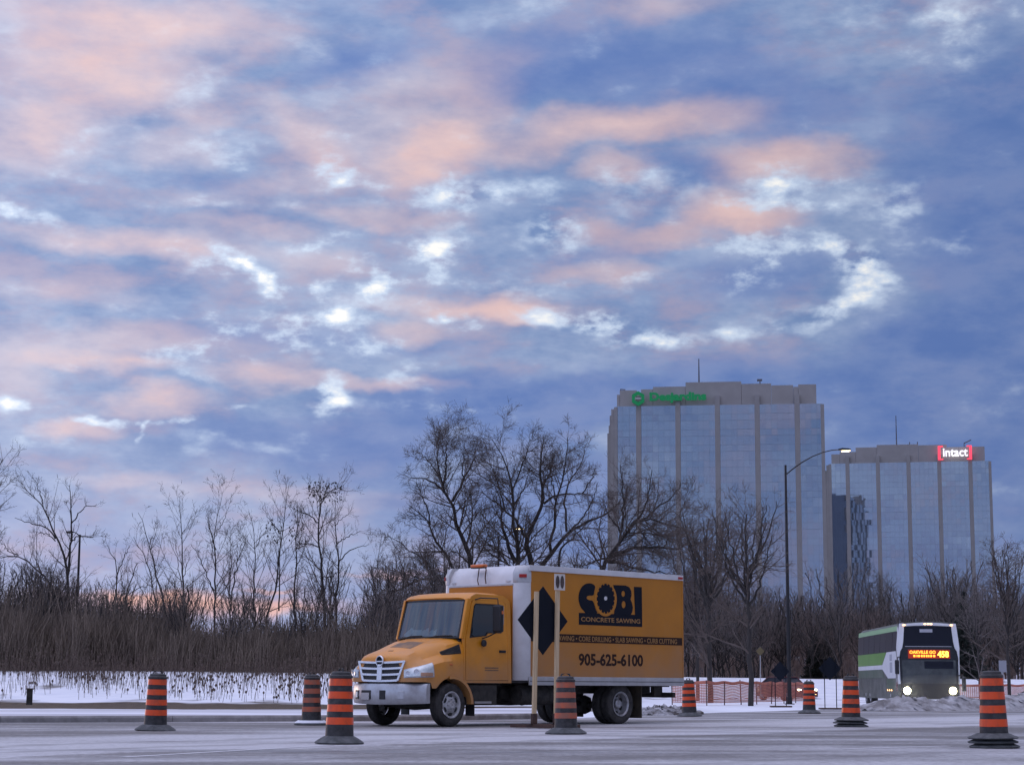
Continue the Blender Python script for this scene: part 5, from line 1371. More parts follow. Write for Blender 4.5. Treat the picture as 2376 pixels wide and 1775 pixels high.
# amber light bar on its bracket
lb = MB().box((-2.0, -.08, 3.53), (.16, .42, .07)).build('beacon', MT['amber'], TW, bevel=0.03, seg=3)
MB().box((-2.0, -.08, 3.485), (.12, .40, .02)).build('beacon_base', MT['black'], lb)
MB().tube([(-1.93, -.02, 3.10), (-1.90, -.02, 3.2), (-1.95, -.02, 3.48)], .012, 6).build('beacon_bracket', MT['rust'], lb)
MB().tube([(-1.93, .22, 3.12), (-1.90, .22, 3.25), (-1.93, .22, 3.44), (-1.97, .12, 3.50)], .014, 6).build('beacon_bracket', MT['rust'], lb)
# ---- lettering on the side
LY = BW + 0.0088
def lp(x, z, lay, sg=1): return (x, sg * (LY + 0.003 * lay), z)
def lpoly(name, loops, mat, lay, par=None):
    return MB().prism(loops, lambda a, b, d: (a, LY + 0.003 * lay + .0022 - d, b), .002).build(name, mat, par or body, smooth=None)
def lg(x, y):      # logo coordinates as read from the side panel -> metres
    u_ = (x - 115) / 1070; tp = 155 + 65 * u_; bt = 850 + 38 * u_
    return (-3.84 - 2.23 * u_, 3.18 - 0.94 * (y - tp) / (bt - tp))
def smoothloop(pts, it=2):
    for _ in range(it):
        q = []
        for i in range(len(pts)):
            a, b = pts[i], pts[(i + 1) % len(pts)]
            q += [(a[0] * .75 + b[0] * .25, a[1] * .75 + b[1] * .25), (a[0] * .25 + b[0] * .75, a[1] * .25 + b[1] * .75)]
        pts = q
    return pts
def ell(cx, cy_, rx, ry, n=32): return [(cx + rx * math.cos(2 * math.pi * i / n), cy_ + ry * math.sin(2 * math.pi * i / n)) for i in range(n)]
logo = lpoly('logo', [[lg(*p) for p in ((118, 652), (1188, 690), (1188, 888), (118, 850))]], MT['navy'], 0)
C_ = smoothloop([(395, 205), (330, 160), (260, 158), (190, 190), (135, 270), (110, 370), (118, 480), (150, 570), (215, 640), (225, 665), (440, 675), (390, 590), (355, 445), (290, 445), (246, 420), (246, 385), (275, 362), (365, 368), (372, 290)], 2)
lpoly('logo_letter', [[lg(*p) for p in C_]], MT['navy'], 1, logo)
lpoly('logo_letter', [[lg(*p) for p in ((690, 188), (900, 196), (965, 225), (1000, 290), (1004, 360), (985, 428), (1012, 490), (1026, 560), (1018, 630), (985, 694), (700, 686), (720, 500), (724, 340))], [lg(*p) for p in reversed(ell(860, 335, 30, 50, 14))], [lg(*p) for p in reversed(ell(866, 515, 33, 60, 14))]], MT['navy'], 1, logo)
lpoly('logo_letter', [[lg(*p) for p in ((1046, 218), (1182, 224), (1187, 705), (1062, 700))]], MT['navy'], 1, logo)
lpoly('logo_ring', [[lg(*p) for p in ell(560, 430, 188, 282, 40)]], MT['yellow_panel'], 2, logo)
saw = []
for i in range(16):
    a = 2 * math.pi * i / 16
    for da, rr in ((-.15, 1.0), (.10, 1.0), (.12, .90), (.22, .90)): saw.append((560 + 152 * rr * math.cos(a + da), 415 + 252 * rr * math.sin(a + da)))
lpoly('logo_saw_blade', [[lg(*p) for p in saw]], MT['navy'], 3, logo)
lpoly('logo_saw_hole', [[lg(*p) for p in ell(557, 412, 26, 34, 14)]], MT['white'], 4, logo)
# text runs towards the truck's rear on this side
def side_text(name, txt, x0, x1, zbase, h, mat, lay, bold=0.0, par=None):
    base = Matrix(((-1, 0, 0, 0), (0, 0, 1, 0), (0, 1, 0, 0), (0, 0, 0, 1)))
    o = text_obj(name, txt, 1.0, mat, par or body, Matrix.Identity(4), bold=bold, depth=0.002)
    co = np.array([v.co[:] for v in o.data.vertices]); mn, mx = co.min(0), co.max(0)
    sx = (x0 - x1) / (mx[0] - mn[0]); sz = h / (mx[1] - mn[1])
    for v in o.data.vertices:
        a, b, c = v.co
        v.co = (x0 - (a - mn[0]) * sx, LY + 0.003 * lay + .0015 + c, zbase + (b - mn[1]) * sz)
    o.data.flip_normals()
    return o
MT['lettergold'] = pm('lettering_gold', (0.34, 0.17, 0.05), 0.55)
side_text('lettering', 'CONCRETE SAWING', -3.92, -6.0, 2.315, .105, MT['lettergold'], 1, .018)
bside(-2.27, -7.57, 1.835, 2.015, 1, .002, .009).build('stripe', MT['brownletter'], body, smooth=None)
side_text('lettering', 'WALL SAWING \u2022 CORE DRILLING \u2022 SLAB SAWING \u2022 CURB CUTTING', -2.62, -7.36, 1.865, .115, MT['lettergold'], 1, .012)
side_text('lettering', '905-625-6100', -3.84, -6.10, 1.315, .285, MT['brownletter'], 0, .034)
# papers on the dashboard
k = MB()
rs = np.random.RandomState(4)
for i in range(7):
    y = -.62 + i * .12; x = -.44 + .05 * rs.rand(); a = rs.rand() * 1.2 - .6
    M4 = Matrix.Translation((x + .02, y, 1.94 + .05 * rs.rand())) @ Matrix.Rotation(a * .5, 4, 'X') @ Matrix.Rotation(R(50 + 25 * rs.rand()), 4, 'Y') @ Matrix.Rotation(rs.rand(), 4, 'Z')
    k.box((0, 0, 0), (.17, .26, .003), M4)
pp = k.build('papers', MT['paper'], None, smooth=None)
pp.matrix_world = Matrix.Translation(truck.location) @ Matrix.Rotation(truck.rotation_euler.z, 4, 'Z')
tag(pp, "pale papers heaped on the yellow truck's dashboard behind the windscreen", 'papers', kind=None)

# ------------------------------------------------------------------ the coach
BY = 84.0
cb = at(2155, 1640, BY)
bus = empty('bus', (cb.x + .06, BY, 0.0), R(-90 - 2.6)); tag(bus, 'tall green and white coach with lit headlights and amber destination display', 'bus')
# local: x forward (towards us), y its left (to our right), z up
BL, BH, HWB = 13.2, 3.68, 1.29
MT['busgreen'] = pm('bus_green', (0.105, 0.27, 0.028), 0.4, var=.1, scale=1)
MT['busdark'] = pm('bus_dark_green', (0.035, 0.085, 0.045), 0.45, col2=(0.10, 0.13, 0.10), scale=1.2)
MT['buspale'] = pm('bus_pale_green', (0.28, 0.47, 0.25), 0.45)
MT['buswhite'] = pm('bus_white', (0.66, 0.67, 0.70), 0.4, var=.05, scale=2)
MT['busdirty'] = pm('bus_dirty', (0.06, 0.072, 0.06), 0.6, col2=(0.13, 0.135, 0.125), scale=1.5)
MT['busblack'] = pm('bus_black', (0.016, 0.017, 0.022), 0.25)
MT['busglass'] = pm('bus_glass', (0.012, 0.014, 0.024), 0.35, spec=.2)
MT['busglass2'] = pm('bus_lower_glass', (0.035, 0.04, 0.045), 0.14, col2=(0.07, 0.078, 0.08), scale=1.4, spec=.6)
MT['headlamp'] = pm('headlamp_lit', (1, 1, .9), .3, emit=(1.0, 0.90, 0.52), estr=14)
MT['led'] = pm('led_orange', (.9, .2, .02), .4, emit=(1.0, .30, .03), estr=3.4)
MT['ledred'] = pm('led_panel', (.10, .012, .006), .4, emit=(.9, .06, .01), estr=.30)
MT['ledyellow'] = pm('led_yellow', (.9, .5, .02), .4, emit=(1.0, .52, .06), estr=4.5)
MT['amberlit'] = pm('amber_lit', (.9, .4, .1), .4, emit=(1.0, .55, .22), estr=5)
def bsec(x, f=0.0):
    """Cross-section ring, f = how far the front leans back."""
    pts = [(-HWB, .35), (-HWB, .9), (-HWB, 1.9), (-HWB + .005, 2.5), (-HWB + .04, 3.2), (-HWB + .12, 3.50), (-HWB + .28, BH - .04), (-.5, BH), (.5, BH)]
    full = pts + [(-y, z) for y, z in reversed(pts[:-2])]
    return [(x - f * max(0, (z - 1.0)) ** 1.3, y, z) for y, z in full]
k = MB(); k.loft([bsec(-BL), bsec(-BL + .05), bsec(-.5), bsec(-.08, .03), bsec(0, .05)])
body_ = k.build('body', MT['busdirty'], bus, smooth=30)
def fx(z): return -.05 * max(0, z - 1.0) ** 1.3
for sg in (-1, 1):
    def sp(loop, name, mat, lay, par=body_, sg=sg):
        def fn(a, b, d):
            y = HWB if b < 2.5 else HWB - .06 * (b - 2.5)
            return (a, sg * (y + .002 + .004 * lay + .003 - d), b)
        return MB().prism([loop], fn, .003).build(name, mat, par, smooth=None)
    def rc(x0, x1, z0, z1): return [(x0, z0), (x1, z0), (x1, z1), (x0, z1)]
    sp(rc(-BL + .1, -.35, 2.42, 3.28), 'upper_windows', MT['busglass'], 1)
    for i in range(6):
        x = -1.9 - i * 1.85; sp(rc(x - .03, x + .03, 2.44, 3.26), 'window_divider', MT['busblack'], 2)
    sp(rc(-BL + .1, -.6, 3.29, 3.50), 'roof_edge', MT['buspale'], 1)
    sp([(-BL + .1, 1.86), (-5.0, 1.86), (-3.6, 2.41), (-BL + .1, 2.41)], 'green_panel', MT['busgreen'], 1)
    sp([(-BL + .1, 1.66), (-4.9, 1.66), (-3.2, 1.25), (-1.0, 1.25), (-.3, 1.3), (-.3, 3.45), (-.85, 3.45), (-1.0, 2.42), (-3.5, 2.41), (-4.9, 1.855), (-BL + .1, 1.855)], 'white_swoosh', MT['buswhite'], 1)
    sp([(-BL + .1, 1.28), (-4.4, 1.28), (-4.95, 1.655), (-BL + .1, 1.655)], 'dark_panel', MT['busdark'], 1)
    sp(rc(-3.6, -.9, .78, 1.22), 'lower_panel', MT['busdark'], 1)
    sp(rc(-2.6, -1.9, 1.5, 1.95), 'side_mark', MT['greysign'], 2)
    sp(rc(-2.6, -1.9, 2.02, 2.3), 'side_mark', MT['greysign'], 2)
    sp(rc(-.9, -.35, .7, 2.05), 'door_glass' if sg < 0 else 'driver_window', MT['busglass2'], 2)
    for xx in (-3.3, -2.7, -2.1): sp(rc(xx - .16, xx + .0, .70, .76), 'side_light', MT['amberlit'], 3)
# front panels, laid on the leaning face
def fp(loop, name, mat, lay, par=body_, t=.006):
    def fn(a, b, d): return (fx(b) + .004 + .008 * lay + .05 * (1 - (a / HWB) ** 2) + t - d, a, b)
    ls = []
    for (a, b), (c, e) in zip(loop, loop[1:] + loop[:1]):
        n = max(1, int(max(abs(c - a), abs(e - b)) / .18))
        ls += [(a + (c - a) * i / n, b + (e - b) * i / n) for i in range(n)]
    return MB().prism([ls], fn, t).build(name, mat, par, smooth=None)
def rc(y0, y1, z0, z1): return [(y0, z0), (y1, z0), (y1, z1), (y0, z1)]
def strips(name, mat, lay, y0, y1, z0, z1, par=body_):
    k = MB(); NY, NZ = 14, 10; off = .004 + .008 * lay
    k.loft([[(fx(z0 + (z1 - z0) * j / NZ) + off + .05 * (1 - ((y0 + (y1 - y0) * i / NY) / HWB) ** 2), y0 + (y1 - y0) * i / NY, z0 + (z1 - z0) * j / NZ) for i in range(NY + 1)] for j in range(NZ + 1)], cap=False, closed=False)
    return k.build(name, mat, par, smooth=60)
strips('front_mask', MT['busblack'], 0, -1.27, 1.27, .95, 3.62)
up = strips('upper_windscreen', MT['busglass'], 1, -1.02, 1.02, 2.62, 3.46)
strips('destination_panel', MT['busblack'], 1, -1.10, 1.10, 2.02, 2.62)
strips('lower_windscreen', MT['busglass2'], 1, -1.15, 1.15, 1.02, 2.02)
strips('screen_bar', MT['greysign'], 2, -1.0, 1.0, 2.60, 2.625)
strips('sun_blind', MT['busglass'], 2, -.2, 1.05, 1.66, 1.98)
strips('grey_strip', MT['greysign'], 2, -.35, .2, 3.22, 3.36, up)  # plain grey strip high on the upper windscreen
for sg in (1, -1):
    k = MB(); rg = []
    for z, w0, w1 in ((3.60, 1.02, 1.22), (3.3, 1.03, 1.26), (2.8, 1.08, 1.31), (2.55, 1.13, 1.335), (2.40, 1.22, 1.325), (2.1, 1.27, 1.31), (1.0, 1.25, 1.31)):
        x = fx(z) + .06
        rg.append([(x + .02, sg * w0, z), (x + .0, sg * w1, z), (x - .30, sg * (w1 + .004), z), (x - .30, sg * w0, z)])
    k.loft(rg).build('corner_pillar', MT['buswhite'], body_, smooth=40)
k = MB(); k.loft([[(fx(3.58) + .08 + .05 * (1 - (y / 1.3) ** 2), y, 3.47 + .06 * (1 - (y / 1.2) ** 2)), (fx(3.58) + .08 + .05 * (1 - (y / 1.3) ** 2), y, 3.56 + .06 * (1 - (y / 1.2) ** 2)), (-.5, y, 3.62 + .07 * (1 - (y / 1.2) ** 2)), (-.5, y, 3.4)] for y in np.linspace(-1.2, 1.2, 13)])
k.build('roof_front', MT['buswhite'], body_, smooth=40)
for y in (-1.02, -.12, .02, .14, 1.02):
    MB().box((fx(3.6) + .12, y, 3.575 if abs(y) < .5 else 3.53), (.05, .10, .05)).build('roof_marker', MT['amberlit'], body_, bevel=.01)
# destination display
led = strips('led_display', MT['ledred'], 2, -.88, .92, 2.10, 2.47)
def front_text(txt, y0, y1, z0, h, mat, bold):
    o = text_obj('led_text', txt, 1.0, mat, led, Matrix.Identity(4), bold=bold, depth=.004)
    co = np.array([v.co[:] for v in o.data.vertices]); mn, mx = co.min(0), co.max(0)
    for v in o.data.vertices:
        a, b, c = v.co; y = y0 + (a - mn[0]) * (y1 - y0) / (mx[0] - mn[0]); z = z0 + (b - mn[1]) * h / (mx[1] - mn[1])
        v.co = (fx(z) + .034 + .05 * (1 - (y / HWB) ** 2) + c, y, z)
    return o
front_text('OAKVILLE GO', -.82, .30, 2.30, .135, MT['led'], .03)
front_text('458', .38, .86, 2.15, .27, MT['ledyellow'], .03)
rs = random.Random(2); y = -.66
while y < .22:
    w = rs.uniform(.04, .09); strips('led_text', MT['led'], 3, y, y + w, 2.16, 2.25, led); y += w + rs.uniform(.02, .05)
# lower front: bumper, headlamps, plate
strips('front_bumper', MT['busblack'], 1, -1.26, 1.26, .40, 1.0)
strips('bumper_slot', MT['busblack'], 2, -.75, .75, .80, .84)
strips('fleet_number', MT['busblack'], 2, -.22, .22, .58, .68)
for sg in (1, -1):
    M4 = Matrix.Translation((.075, sg * .98, .72)) @ Matrix.Rotation(R(90), 4, 'Y')
    hl_ = MB().lathe([(.19, -.05), (.19, .02), (.17, .035), (.02, .04)], 20, M4).build('headlight_housing', MT['busblack'], body_)
    MB().lathe([(.16, .02), (.16, .045), (.12, .06), (.01, .065)], 20, M4).build('headlight', MT['headlamp'], hl_)
    li = bpy.data.lights.new('headlight_beam', 'SPOT'); li.energy = 110; li.color = (1, .95, .78); li.spot_size = R(70); li.shadow_soft_size = .1
    lo = bpy.data.objects.new('headlight_beam', li); COL.objects.link(lo); lo.parent = hl_; lo.location = (.20, sg * .98, .72); lo.rotation_euler = (0, R(-82), 0)
    mr = MB().box((.30, sg * 1.42, 1.72 if sg < 0 else 1.0), (.12, .18, .62)).build('mirror', MT['busblack'], bus, bevel=.04)
    MB().tube([(-.05, sg * 1.2, 2.15 if sg < 0 else 1.35), (.2, sg * 1.36, 2.15 if sg < 0 else 1.40), (.30, sg * 1.42, 1.95 if sg < 0 else 1.28)], .025, 6).build('mirror_arm', MT['busblack'], mr)
for xx in (-2.6, -9.2, -10.6):
    for sg in (1, -1): wheel(bus, xx, sg * 1.12, sg, .5, .30, True)

# mist volume added round the coach's nose to make its headlamps glow
mv = bpy.data.materials.new('added_glow_mist'); mv.use_nodes = True
nt = mv.node_tree; nt.nodes.clear(); ov = nt.nodes.new('ShaderNodeOutputMaterial'); pv = nt.nodes.new('ShaderNodeVolumePrincipled')
pv.inputs['Color'].default_value = (.92, .92, .95, 1); pv.inputs['Density'].default_value = .022; pv.inputs['Anisotropy'].default_value = .45
nt.links.new(pv.outputs[0], ov.inputs['Volume'])
k = MB(); rg = []
for z, s_ in ((.02, .75), (.25, 1.0), (.7, 1.0), (1.1, .85), (1.35, .5), (1.42, .1)):
    rg.append([(cb.x + .06 + 2.3 * s_ * math.cos(a) * (1 + .15 * math.sin(3 * a)), BY - 1.7 + 1.35 * s_ * math.sin(a), z) for a in np.linspace(0, 2 * math.pi, 25)[:-1]])
glow_mist = k.loft(rg).build('added_glow_mist', mv, None, smooth=60)
tag(glow_mist, "thin mist of road spray around the coach's headlights", 'glow_mist', kind='stuff')

# ------------------------------------------------------------------ red car beyond the fence
CY = 118.0
cc_ = at(1826, 1622, CY)
car = empty('red_car', (cc_.x, CY, 0), R(-62)); tag(car, 'dark red car with lit headlights behind the orange fence', 'car')
MT['carred'] = pm('car_red', (0.11, 0.010, 0.012), 0.4, coat=.2)
k = MB(); rg = []
for x, w, zb, zt in ((2.15, .62, .32, .62), (2.0, .82, .24, .74), (1.3, .86, .22, .84), (.75, .87, .22, .92), (-1.4, .87, .22, .95), (-1.95, .84, .26, .92), (-2.15, .72, .34, .80)):
    rg.append([(x, -w, zb), (x, -w * 1.02, (zb + zt) / 2), (x, -w * .93, zt - .04), (x, -w * .7, zt), (x, w * .7, zt), (x, w * .93, zt - .04), (x, w * 1.02, (zb + zt) / 2), (x, w, zb)])
k.loft(rg).build('car_body', MT['carred'], car, smooth=40)
k = MB(); rg = []
for x, w, z in ((.95, .74, .90), (.30, .62, 1.36), (-.9, .62, 1.40), (-1.75, .72, .93)):
    rg.append([(x, -w, z), (x, w, z)])
k = MB()
def cabin(s, z0off): return [[(.98 * s - .2, -.76, .90), (.98 * s - .2, .76, .90), (-1.80, .76, .92), (-1.80, -.76, .92)], [(.25, -.60, 1.38), (.25, .60, 1.38), (-1.05, .60, 1.41), (-1.05, -.60, 1.41)]]
k.loft(cabin(1.1, 0)); gh = k.build('cabin', MT['busglass'], car, bevel=.04)
MB().box((-.4, 0, 1.405), (1.35, 1.18, .04)).build('roof', MT['carred'], car, bevel=.015)
for sg in (1, -1):
    MB().tube([(.84, sg * .76, .91), (.25, sg * .61, 1.39), (-1.05, sg * .61, 1.42), (-1.78, sg * .76, .94)], .03, 6).build('roof_pillar', MT['carred'], car)
    MB().box((2.06, sg * .58, .66), (.12, .26, .10)).build('headlight', MT['headlamp'], car, bevel=.03)
    MB().box((2.12, sg * .55, .40), (.06, .14, .07)).build('fog_light', MT['amberlit'], car, bevel=.02)
    for xx in (1.35, -1.35): wheel(car, xx, sg * .78, sg, .31, .2, True)
MB().box((2.14, 0, .48), (.05, .9, .16)).build('car_grille', MT['busblack'], car)

# ------------------------------------------------------------------ construction barrels
def barrel(spot, H, bases, label, dirty=False, rz=0.0, tilt=0.0, shift=0.0):
    b = empty('construction_barrel', (spot.x, spot.y, 0.006), rz); tag(b, label, 'barrel', 'orange and black construction barrels')
    b.rotation_euler = (tilt, tilt * .6, rz)
    k = H / 1.13; om = MT['orangedirty'] if dirty else MT['orange']
    z = 0.0
    rs = random.Random(int(spot.x * 97) + bases)
    for i in range(bases):
        hh = .115 if bases == 1 else .085
        dx, dy = (0, 0) if i == 0 else (rs.uniform(-.03, .03), rs.uniform(-.03, .03))
        q = MB(); q.lathe([(.24, z), (.375, z + .004), (.39, z + .018), (.375, z + .032), (.33, z + hh * .55), (.27, z + hh * .85), (.235, z + hh), (.20, z + hh)], 28, Matrix.Translation((dx, dy, 0)) @ Matrix.Diagonal((1, .96, 1, 1)))
        q.build('rubber_base', MT['base'], b, smooth=30)
        z += hh * (.78 if i < bases - 1 else 1)
    z0 = z - .01
    zt = .97 * k if bases == 1 else z0 + .80 * k
    rad = lambda zz: .215 - (.215 - .168) * (zz - .1) / .87
    body = MB().lathe([(rad(z0), z0), (rad(zt), zt), (rad(zt) + .012, zt + .002), (rad(zt) + .012, zt + .035), (rad(zt) - .01, zt + .05), (rad(zt) - .02, zt + .085), (rad(zt) - .05, zt + .10), (.02, zt + .105)], 32).build('body', MT['barrelblack'], b, smooth=35)
    n = 4; top = zt - .005
    per = (zt - z0 - (.03 if bases > 1 else .10)) / n if bases == 1 else (zt - z0 - .02) / n
    for i in range(n):
        a1 = top - i * per; a0 = a1 - per * .56
        MB().lathe([(rad(a0) - .004, a0), (rad(a0) + .004, a0 + .002), (rad(a1) + .004, a1 - .002), (rad(a1) - .004, a1)], 32).build('reflective_band', om, b, smooth=30)
    MB().tube([(-.085, 0, zt + .09), (-.075, 0, zt + .135), (0, 0, zt + .155), (.075, 0, zt + .135), (.085, 0, zt + .09)], .017, 8).build('handle', MT['barrelblack'], b)
    return b
barrel(gr(360, 1695), 1.12, 1, 'orange and black barrel standing alone at the far left of the road', rz=.4, tilt=.02)
b2_ = barrel(gr(722, 1682), 1.14, 1, 'dull dirty barrel just behind the nearest left barrel, snow on its base', True, rz=1.1)
MT['snowcap'] = pm('caked_snow', (0.74, 0.76, 0.82), 0.85, bump=.6, bscale=12)
MB().lathe([(.24, .09), (.30, .10), (.34, .075), (.37, .05), (.36, .035), (.25, .07)], 24, Matrix.Diagonal((1, .97, 1, 1))).build('snow', MT['snowcap'], b2_)
barrel(gr(787, 1726), 1.13, 1, "near orange and black barrel in front of the truck's bumper", rz=2.0, tilt=.012)
barrel(gr(1313, 1703), 1.10, 1, "barrel beside the wooden sign posts in front of the truck's side", True, rz=.2, tilt=-.01)
barrel(gr(1600, 1662), 1.10, 1, "barrel standing behind the truck's rear end beside the orange fence", rz=.9, tilt=-.025)
barrel(gr(1878, 1655), 1.10, 1, 'single-base barrel between the lamp post and the stacked-base barrel', rz=2.4, tilt=.03)
barrel(gr(1975, 1686), 1.14, 3, "barrel on stacked rubber bases left of the bus", rz=.3, tilt=.01)
barrel(gr(2308, 1735), 1.16, 3, 'nearest barrel on stacked rubber bases at the right edge', rz=1.5, tilt=-.014)

# ------------------------------------------------------------------ diamond signs seen from behind
def diamond_panel(c, dirv, half, name, mat, par, t=.012):
    n = Vector((-dirv.y, dirv.x, 0)); k = MB()
    pts = [(half, 0), (half - .06, .06), (.06, half - .06), (0, half), (-.06, half - .06), (-half + .06, .06), (-half, 0), (-half + .06, -.06), (-.06, -half + .06), (0, -half), (.06, -half + .06), (half - .06, -.06)]
    k.prism([pts], lambda a, b, d: Vector(c) + dirv * a + Vector((0, 0, b)) + n * (d), t)
    return k.build(name, mat, par, smooth=None)
def beam(name, p, q, w, d, mat, par, dirv):
    n = Vector((-dirv.y, dirv.x, 0)); p, q = Vector(p), Vector(q); k = MB()
    k.loft([[e + dirv * a * w / 2 + n * b * d / 2 for a, b in ((-1, -1), (1, -1), (1, 1), (-1, 1))] for e in (p, q)])
    return k.build(name, mat, par, smooth=None, bevel=.004)
dv = Vector((math.cos(R(42)), math.sin(R(42)), 0)); nb_ = Vector((-dv.y, dv.x, 0))
p1 = gr(1239, 1690); p2 = p1 + dv * .62
sg_ = empty('construction_sign', ((p1.x + p2.x) / 2, (p1.y + p2.y) / 2, .006))
tag(sg_, 'large dark diamond road sign seen from behind on two raw wooden posts', 'road sign', 'diamond construction signs')
O = Vector(sg_.location)
for p, ztop, lean in ((p1 - O, 2.80, .045), (p2 - O, 2.84, .03)):
    beam('wooden_post', (p.x, p.y, .16), (p.x + lean, p.y, ztop), .10, .05, MT['wood'], sg_, dv)
    beam('post_socket', (p.x, p.y, .02), (p.x, p.y, .30), .125, .07, MT['rust'], sg_, dv)
for s_ in (0, 1):
    c = (p1 - O) + dv * .62 * s_
    beam('sign_foot', (c.x, c.y, .012) , (c.x + .001, c.y, .085), .16, 1.3, MT['rust'], sg_, dv)
beam('sign_base', (p1 - O) - dv * .75 + Vector((0, 0, .10)), (p1 - O) + dv * 1.35 + Vector((0, 0, .10)), .09, .16, MT['rust'], sg_, Vector((0, 0, 1)).cross(dv))
pc = (p1 + p2) / 2 - O + nb_ * .045 - dv * .02
diamond_panel((pc.x, pc.y, 2.21), dv, .71, 'sign_panel', MT['signback'], sg_)
pf = p2 - O - nb_ * .0 + Vector((.05, 0, 0))
fw = [(-.15, -.17), (.15, -.17), (.15, .17), (-.15, .17)]
MT['platewhite'] = pm('plate_white', (0.62, 0.58, 0.54), 0.5)
MT['plateprint'] = pm('plate_print', (0.02, 0.014, 0.014), 0.6, col2=(0.10, 0.07, 0.06), scale=9)
pl = MB().prism([fw], lambda a, b, d: Vector((pf.x, pf.y, 3.02)) + dv * a + Vector((0, 0, b)) - nb_ * (.03 + d), .012).build('sign_plate', MT['platewhite'], sg_, smooth=None)
for s_ in (-1, 1):
    MB().prism([[(s_ * .066 + .055 * math.cos(a), .135 * math.sin(a)) for a in np.linspace(0, 2 * math.pi, 17)[:-1]]], lambda a, b, d: Vector((pf.x, pf.y, 3.02)) + dv * a + Vector((0, 0, b)) - nb_ * (.044 + d), .003).build('plate_mark', MT['plateprint'], pl, smooth=None)
def small_sign(u, v0, v1, px, label, half=.46, yaw=10):
    p = gr(u, v0); d_ = Vector((math.cos(R(yaw)), math.sin(R(yaw)), 0)); n_ = Vector((-d_.y, d_.x, 0))
    s = empty('diamond_sign', (p.x, p.y, 0)); tag(s, label, 'road sign', 'diamond construction signs')
    zc = at(u, v1, p.y).z
    for q in (-.24, .24):
        MB().tube([(d_.x * q, d_.y * q, 0), (d_.x * q, d_.y * q, zc + .35)], .018, 8).build('sign_post', MT['signback'], s)
    MB().box((0, 0, .03), (.9, .5, .06)).build('sign_base', MT['rust'], s, bevel=.01)
    diamond_panel((n_.x * .03, n_.y * .03, zc), d_, half, 'sign_panel', MT['signback'], s)
small_sign(1928, 1645, 1550, 30, 'dark diamond road sign on thin posts between the two right-hand barrels')
small_sign(1812, 1640, 1557, 30, 'dark diamond road sign half hidden behind the black lamp post', .42)

# ------------------------------------------------------------------ street lamps
MT['lampglow'] = pm('lamp_glow', (0.9, 0.8, 0.6), 0.4, emit=(1.0, 0.70, 0.32), estr=3.5)
MT['lampoff'] = pm('lamp_off', (0.10, 0.10, 0.11), 0.4)
def street_lamp(base, top_z, head, r0, r1, label, lit=True, headlen=.62, arm_from=None, name='street_lamp'):
    s = empty(name, base); tag(s, label, 'street lamp')
    h = top_z - base.z; B = Vector(base)
    MB().tube([(0, 0, -.05), (0, 0, .35), (0, 0, .36), (0, 0, h)], [r0 * 1.25, r0 * 1.2, r0, r1], 14).build('pole', MT['pole'], s)
    MB().box((0, 0, .01), (r0 * 4, r0 * 4, .04)).build('base_plate', MT['pole'], s, bevel=.01)
    d = Vector(head) - Vector((B.x, B.y, top_z)); z0 = h - (.32 if arm_from is None else arm_from)
    pts = [(0, 0, z0)]
    for t in (.12, .3, .5, .7, .85, 1.0):
        e = 1 - (1 - t) ** 1.9
        pts.append((d.x * t, d.y * t, z0 + (h + d.z - z0) * e))
    MB().tube(pts, [r1 * .62] * 3 + [r1 * .5] * 4, 8).build('arm', MT['pole'], s)
    dd = Vector((d.x, d.y, 0)).normalized(); c = Vector((d.x, d.y, h + d.z))
    nn = Vector((-dd.y, dd.x, 0)); k = MB(); rg = []
    for t, w, u_, l_ in ((-.12, .05, .03, -.03), (0, .09, .05, -.05), (.25, .15, .07, -.06), (.8, .15, .05, -.05), (1, .08, .02, -.03)):
        p = c + dd * (t * headlen)
        rg.append([p + nn * w + Vector((0, 0, l_)), p + nn * w * .8 + Vector((0, 0, u_)), p - nn * w * .8 + Vector((0, 0, u_)), p - nn * w + Vector((0, 0, l_))])
    hd = k.loft(rg).build('lamp_head', MT['pole'], s, smooth=40)
    k = MB(); rg = []
    for t in (.15, .22, .85, .95):
        p = c + dd * (t * headlen); w = .12 if .2 < t < .9 else .09; dz = -.105 if .2 < t < .9 else -.07
        rg.append([p + nn * w + Vector((0, 0, -.045)), p + nn * w * .7 + Vector((0, 0, dz)), p - nn * w * .7 + Vector((0, 0, dz)), p - nn * w + Vector((0, 0, -.045))])
    k.loft(rg).build('lamp_lens', MT['lampglow'] if lit else MT['lampoff'], hd)
    if lit:
        li = bpy.data.lights.new('lamp_light', 'POINT'); li.energy = 60; li.color = (1, .82, .55); li.shadow_soft_size = .15
        lo = bpy.data.objects.new('lamp_light', li); COL.objects.link(lo); lo.parent = hd; lo.location = c + dd * (headlen * .5) + Vector((0, 0, -.3))
    return s
lb_ = gr(1832, 1633); tz = at(1828, 1079, lb_.y).z
street_lamp(lb_, tz, at(1948, 1043, lb_.y - .3), .11, .055, 'tall black street lamp with curved arm and lit head, right of centre', headlen=.56, arm_from=.50)
b2 = at(1155, 1560, 165); b2.z = float(terrain(b2.x, b2.y))
street_lamp(b2, at(1155, 1243, 165).z, at(1192, 1225, 165), .12, .08, 'distant lit street lamp seen through the branches above the truck', headlen=.9, arm_from=.6)
b3 = at(175, 1500, 140); b3.z = float(terrain(b3.x, b3.y))
street_lamp(b3, at(175, 1240, 140).z, at(169, 1234, 140), .12, .07, 'unlit lamp post rising among the bare trees at the left', lit=False, headlen=.5, arm_from=.15)

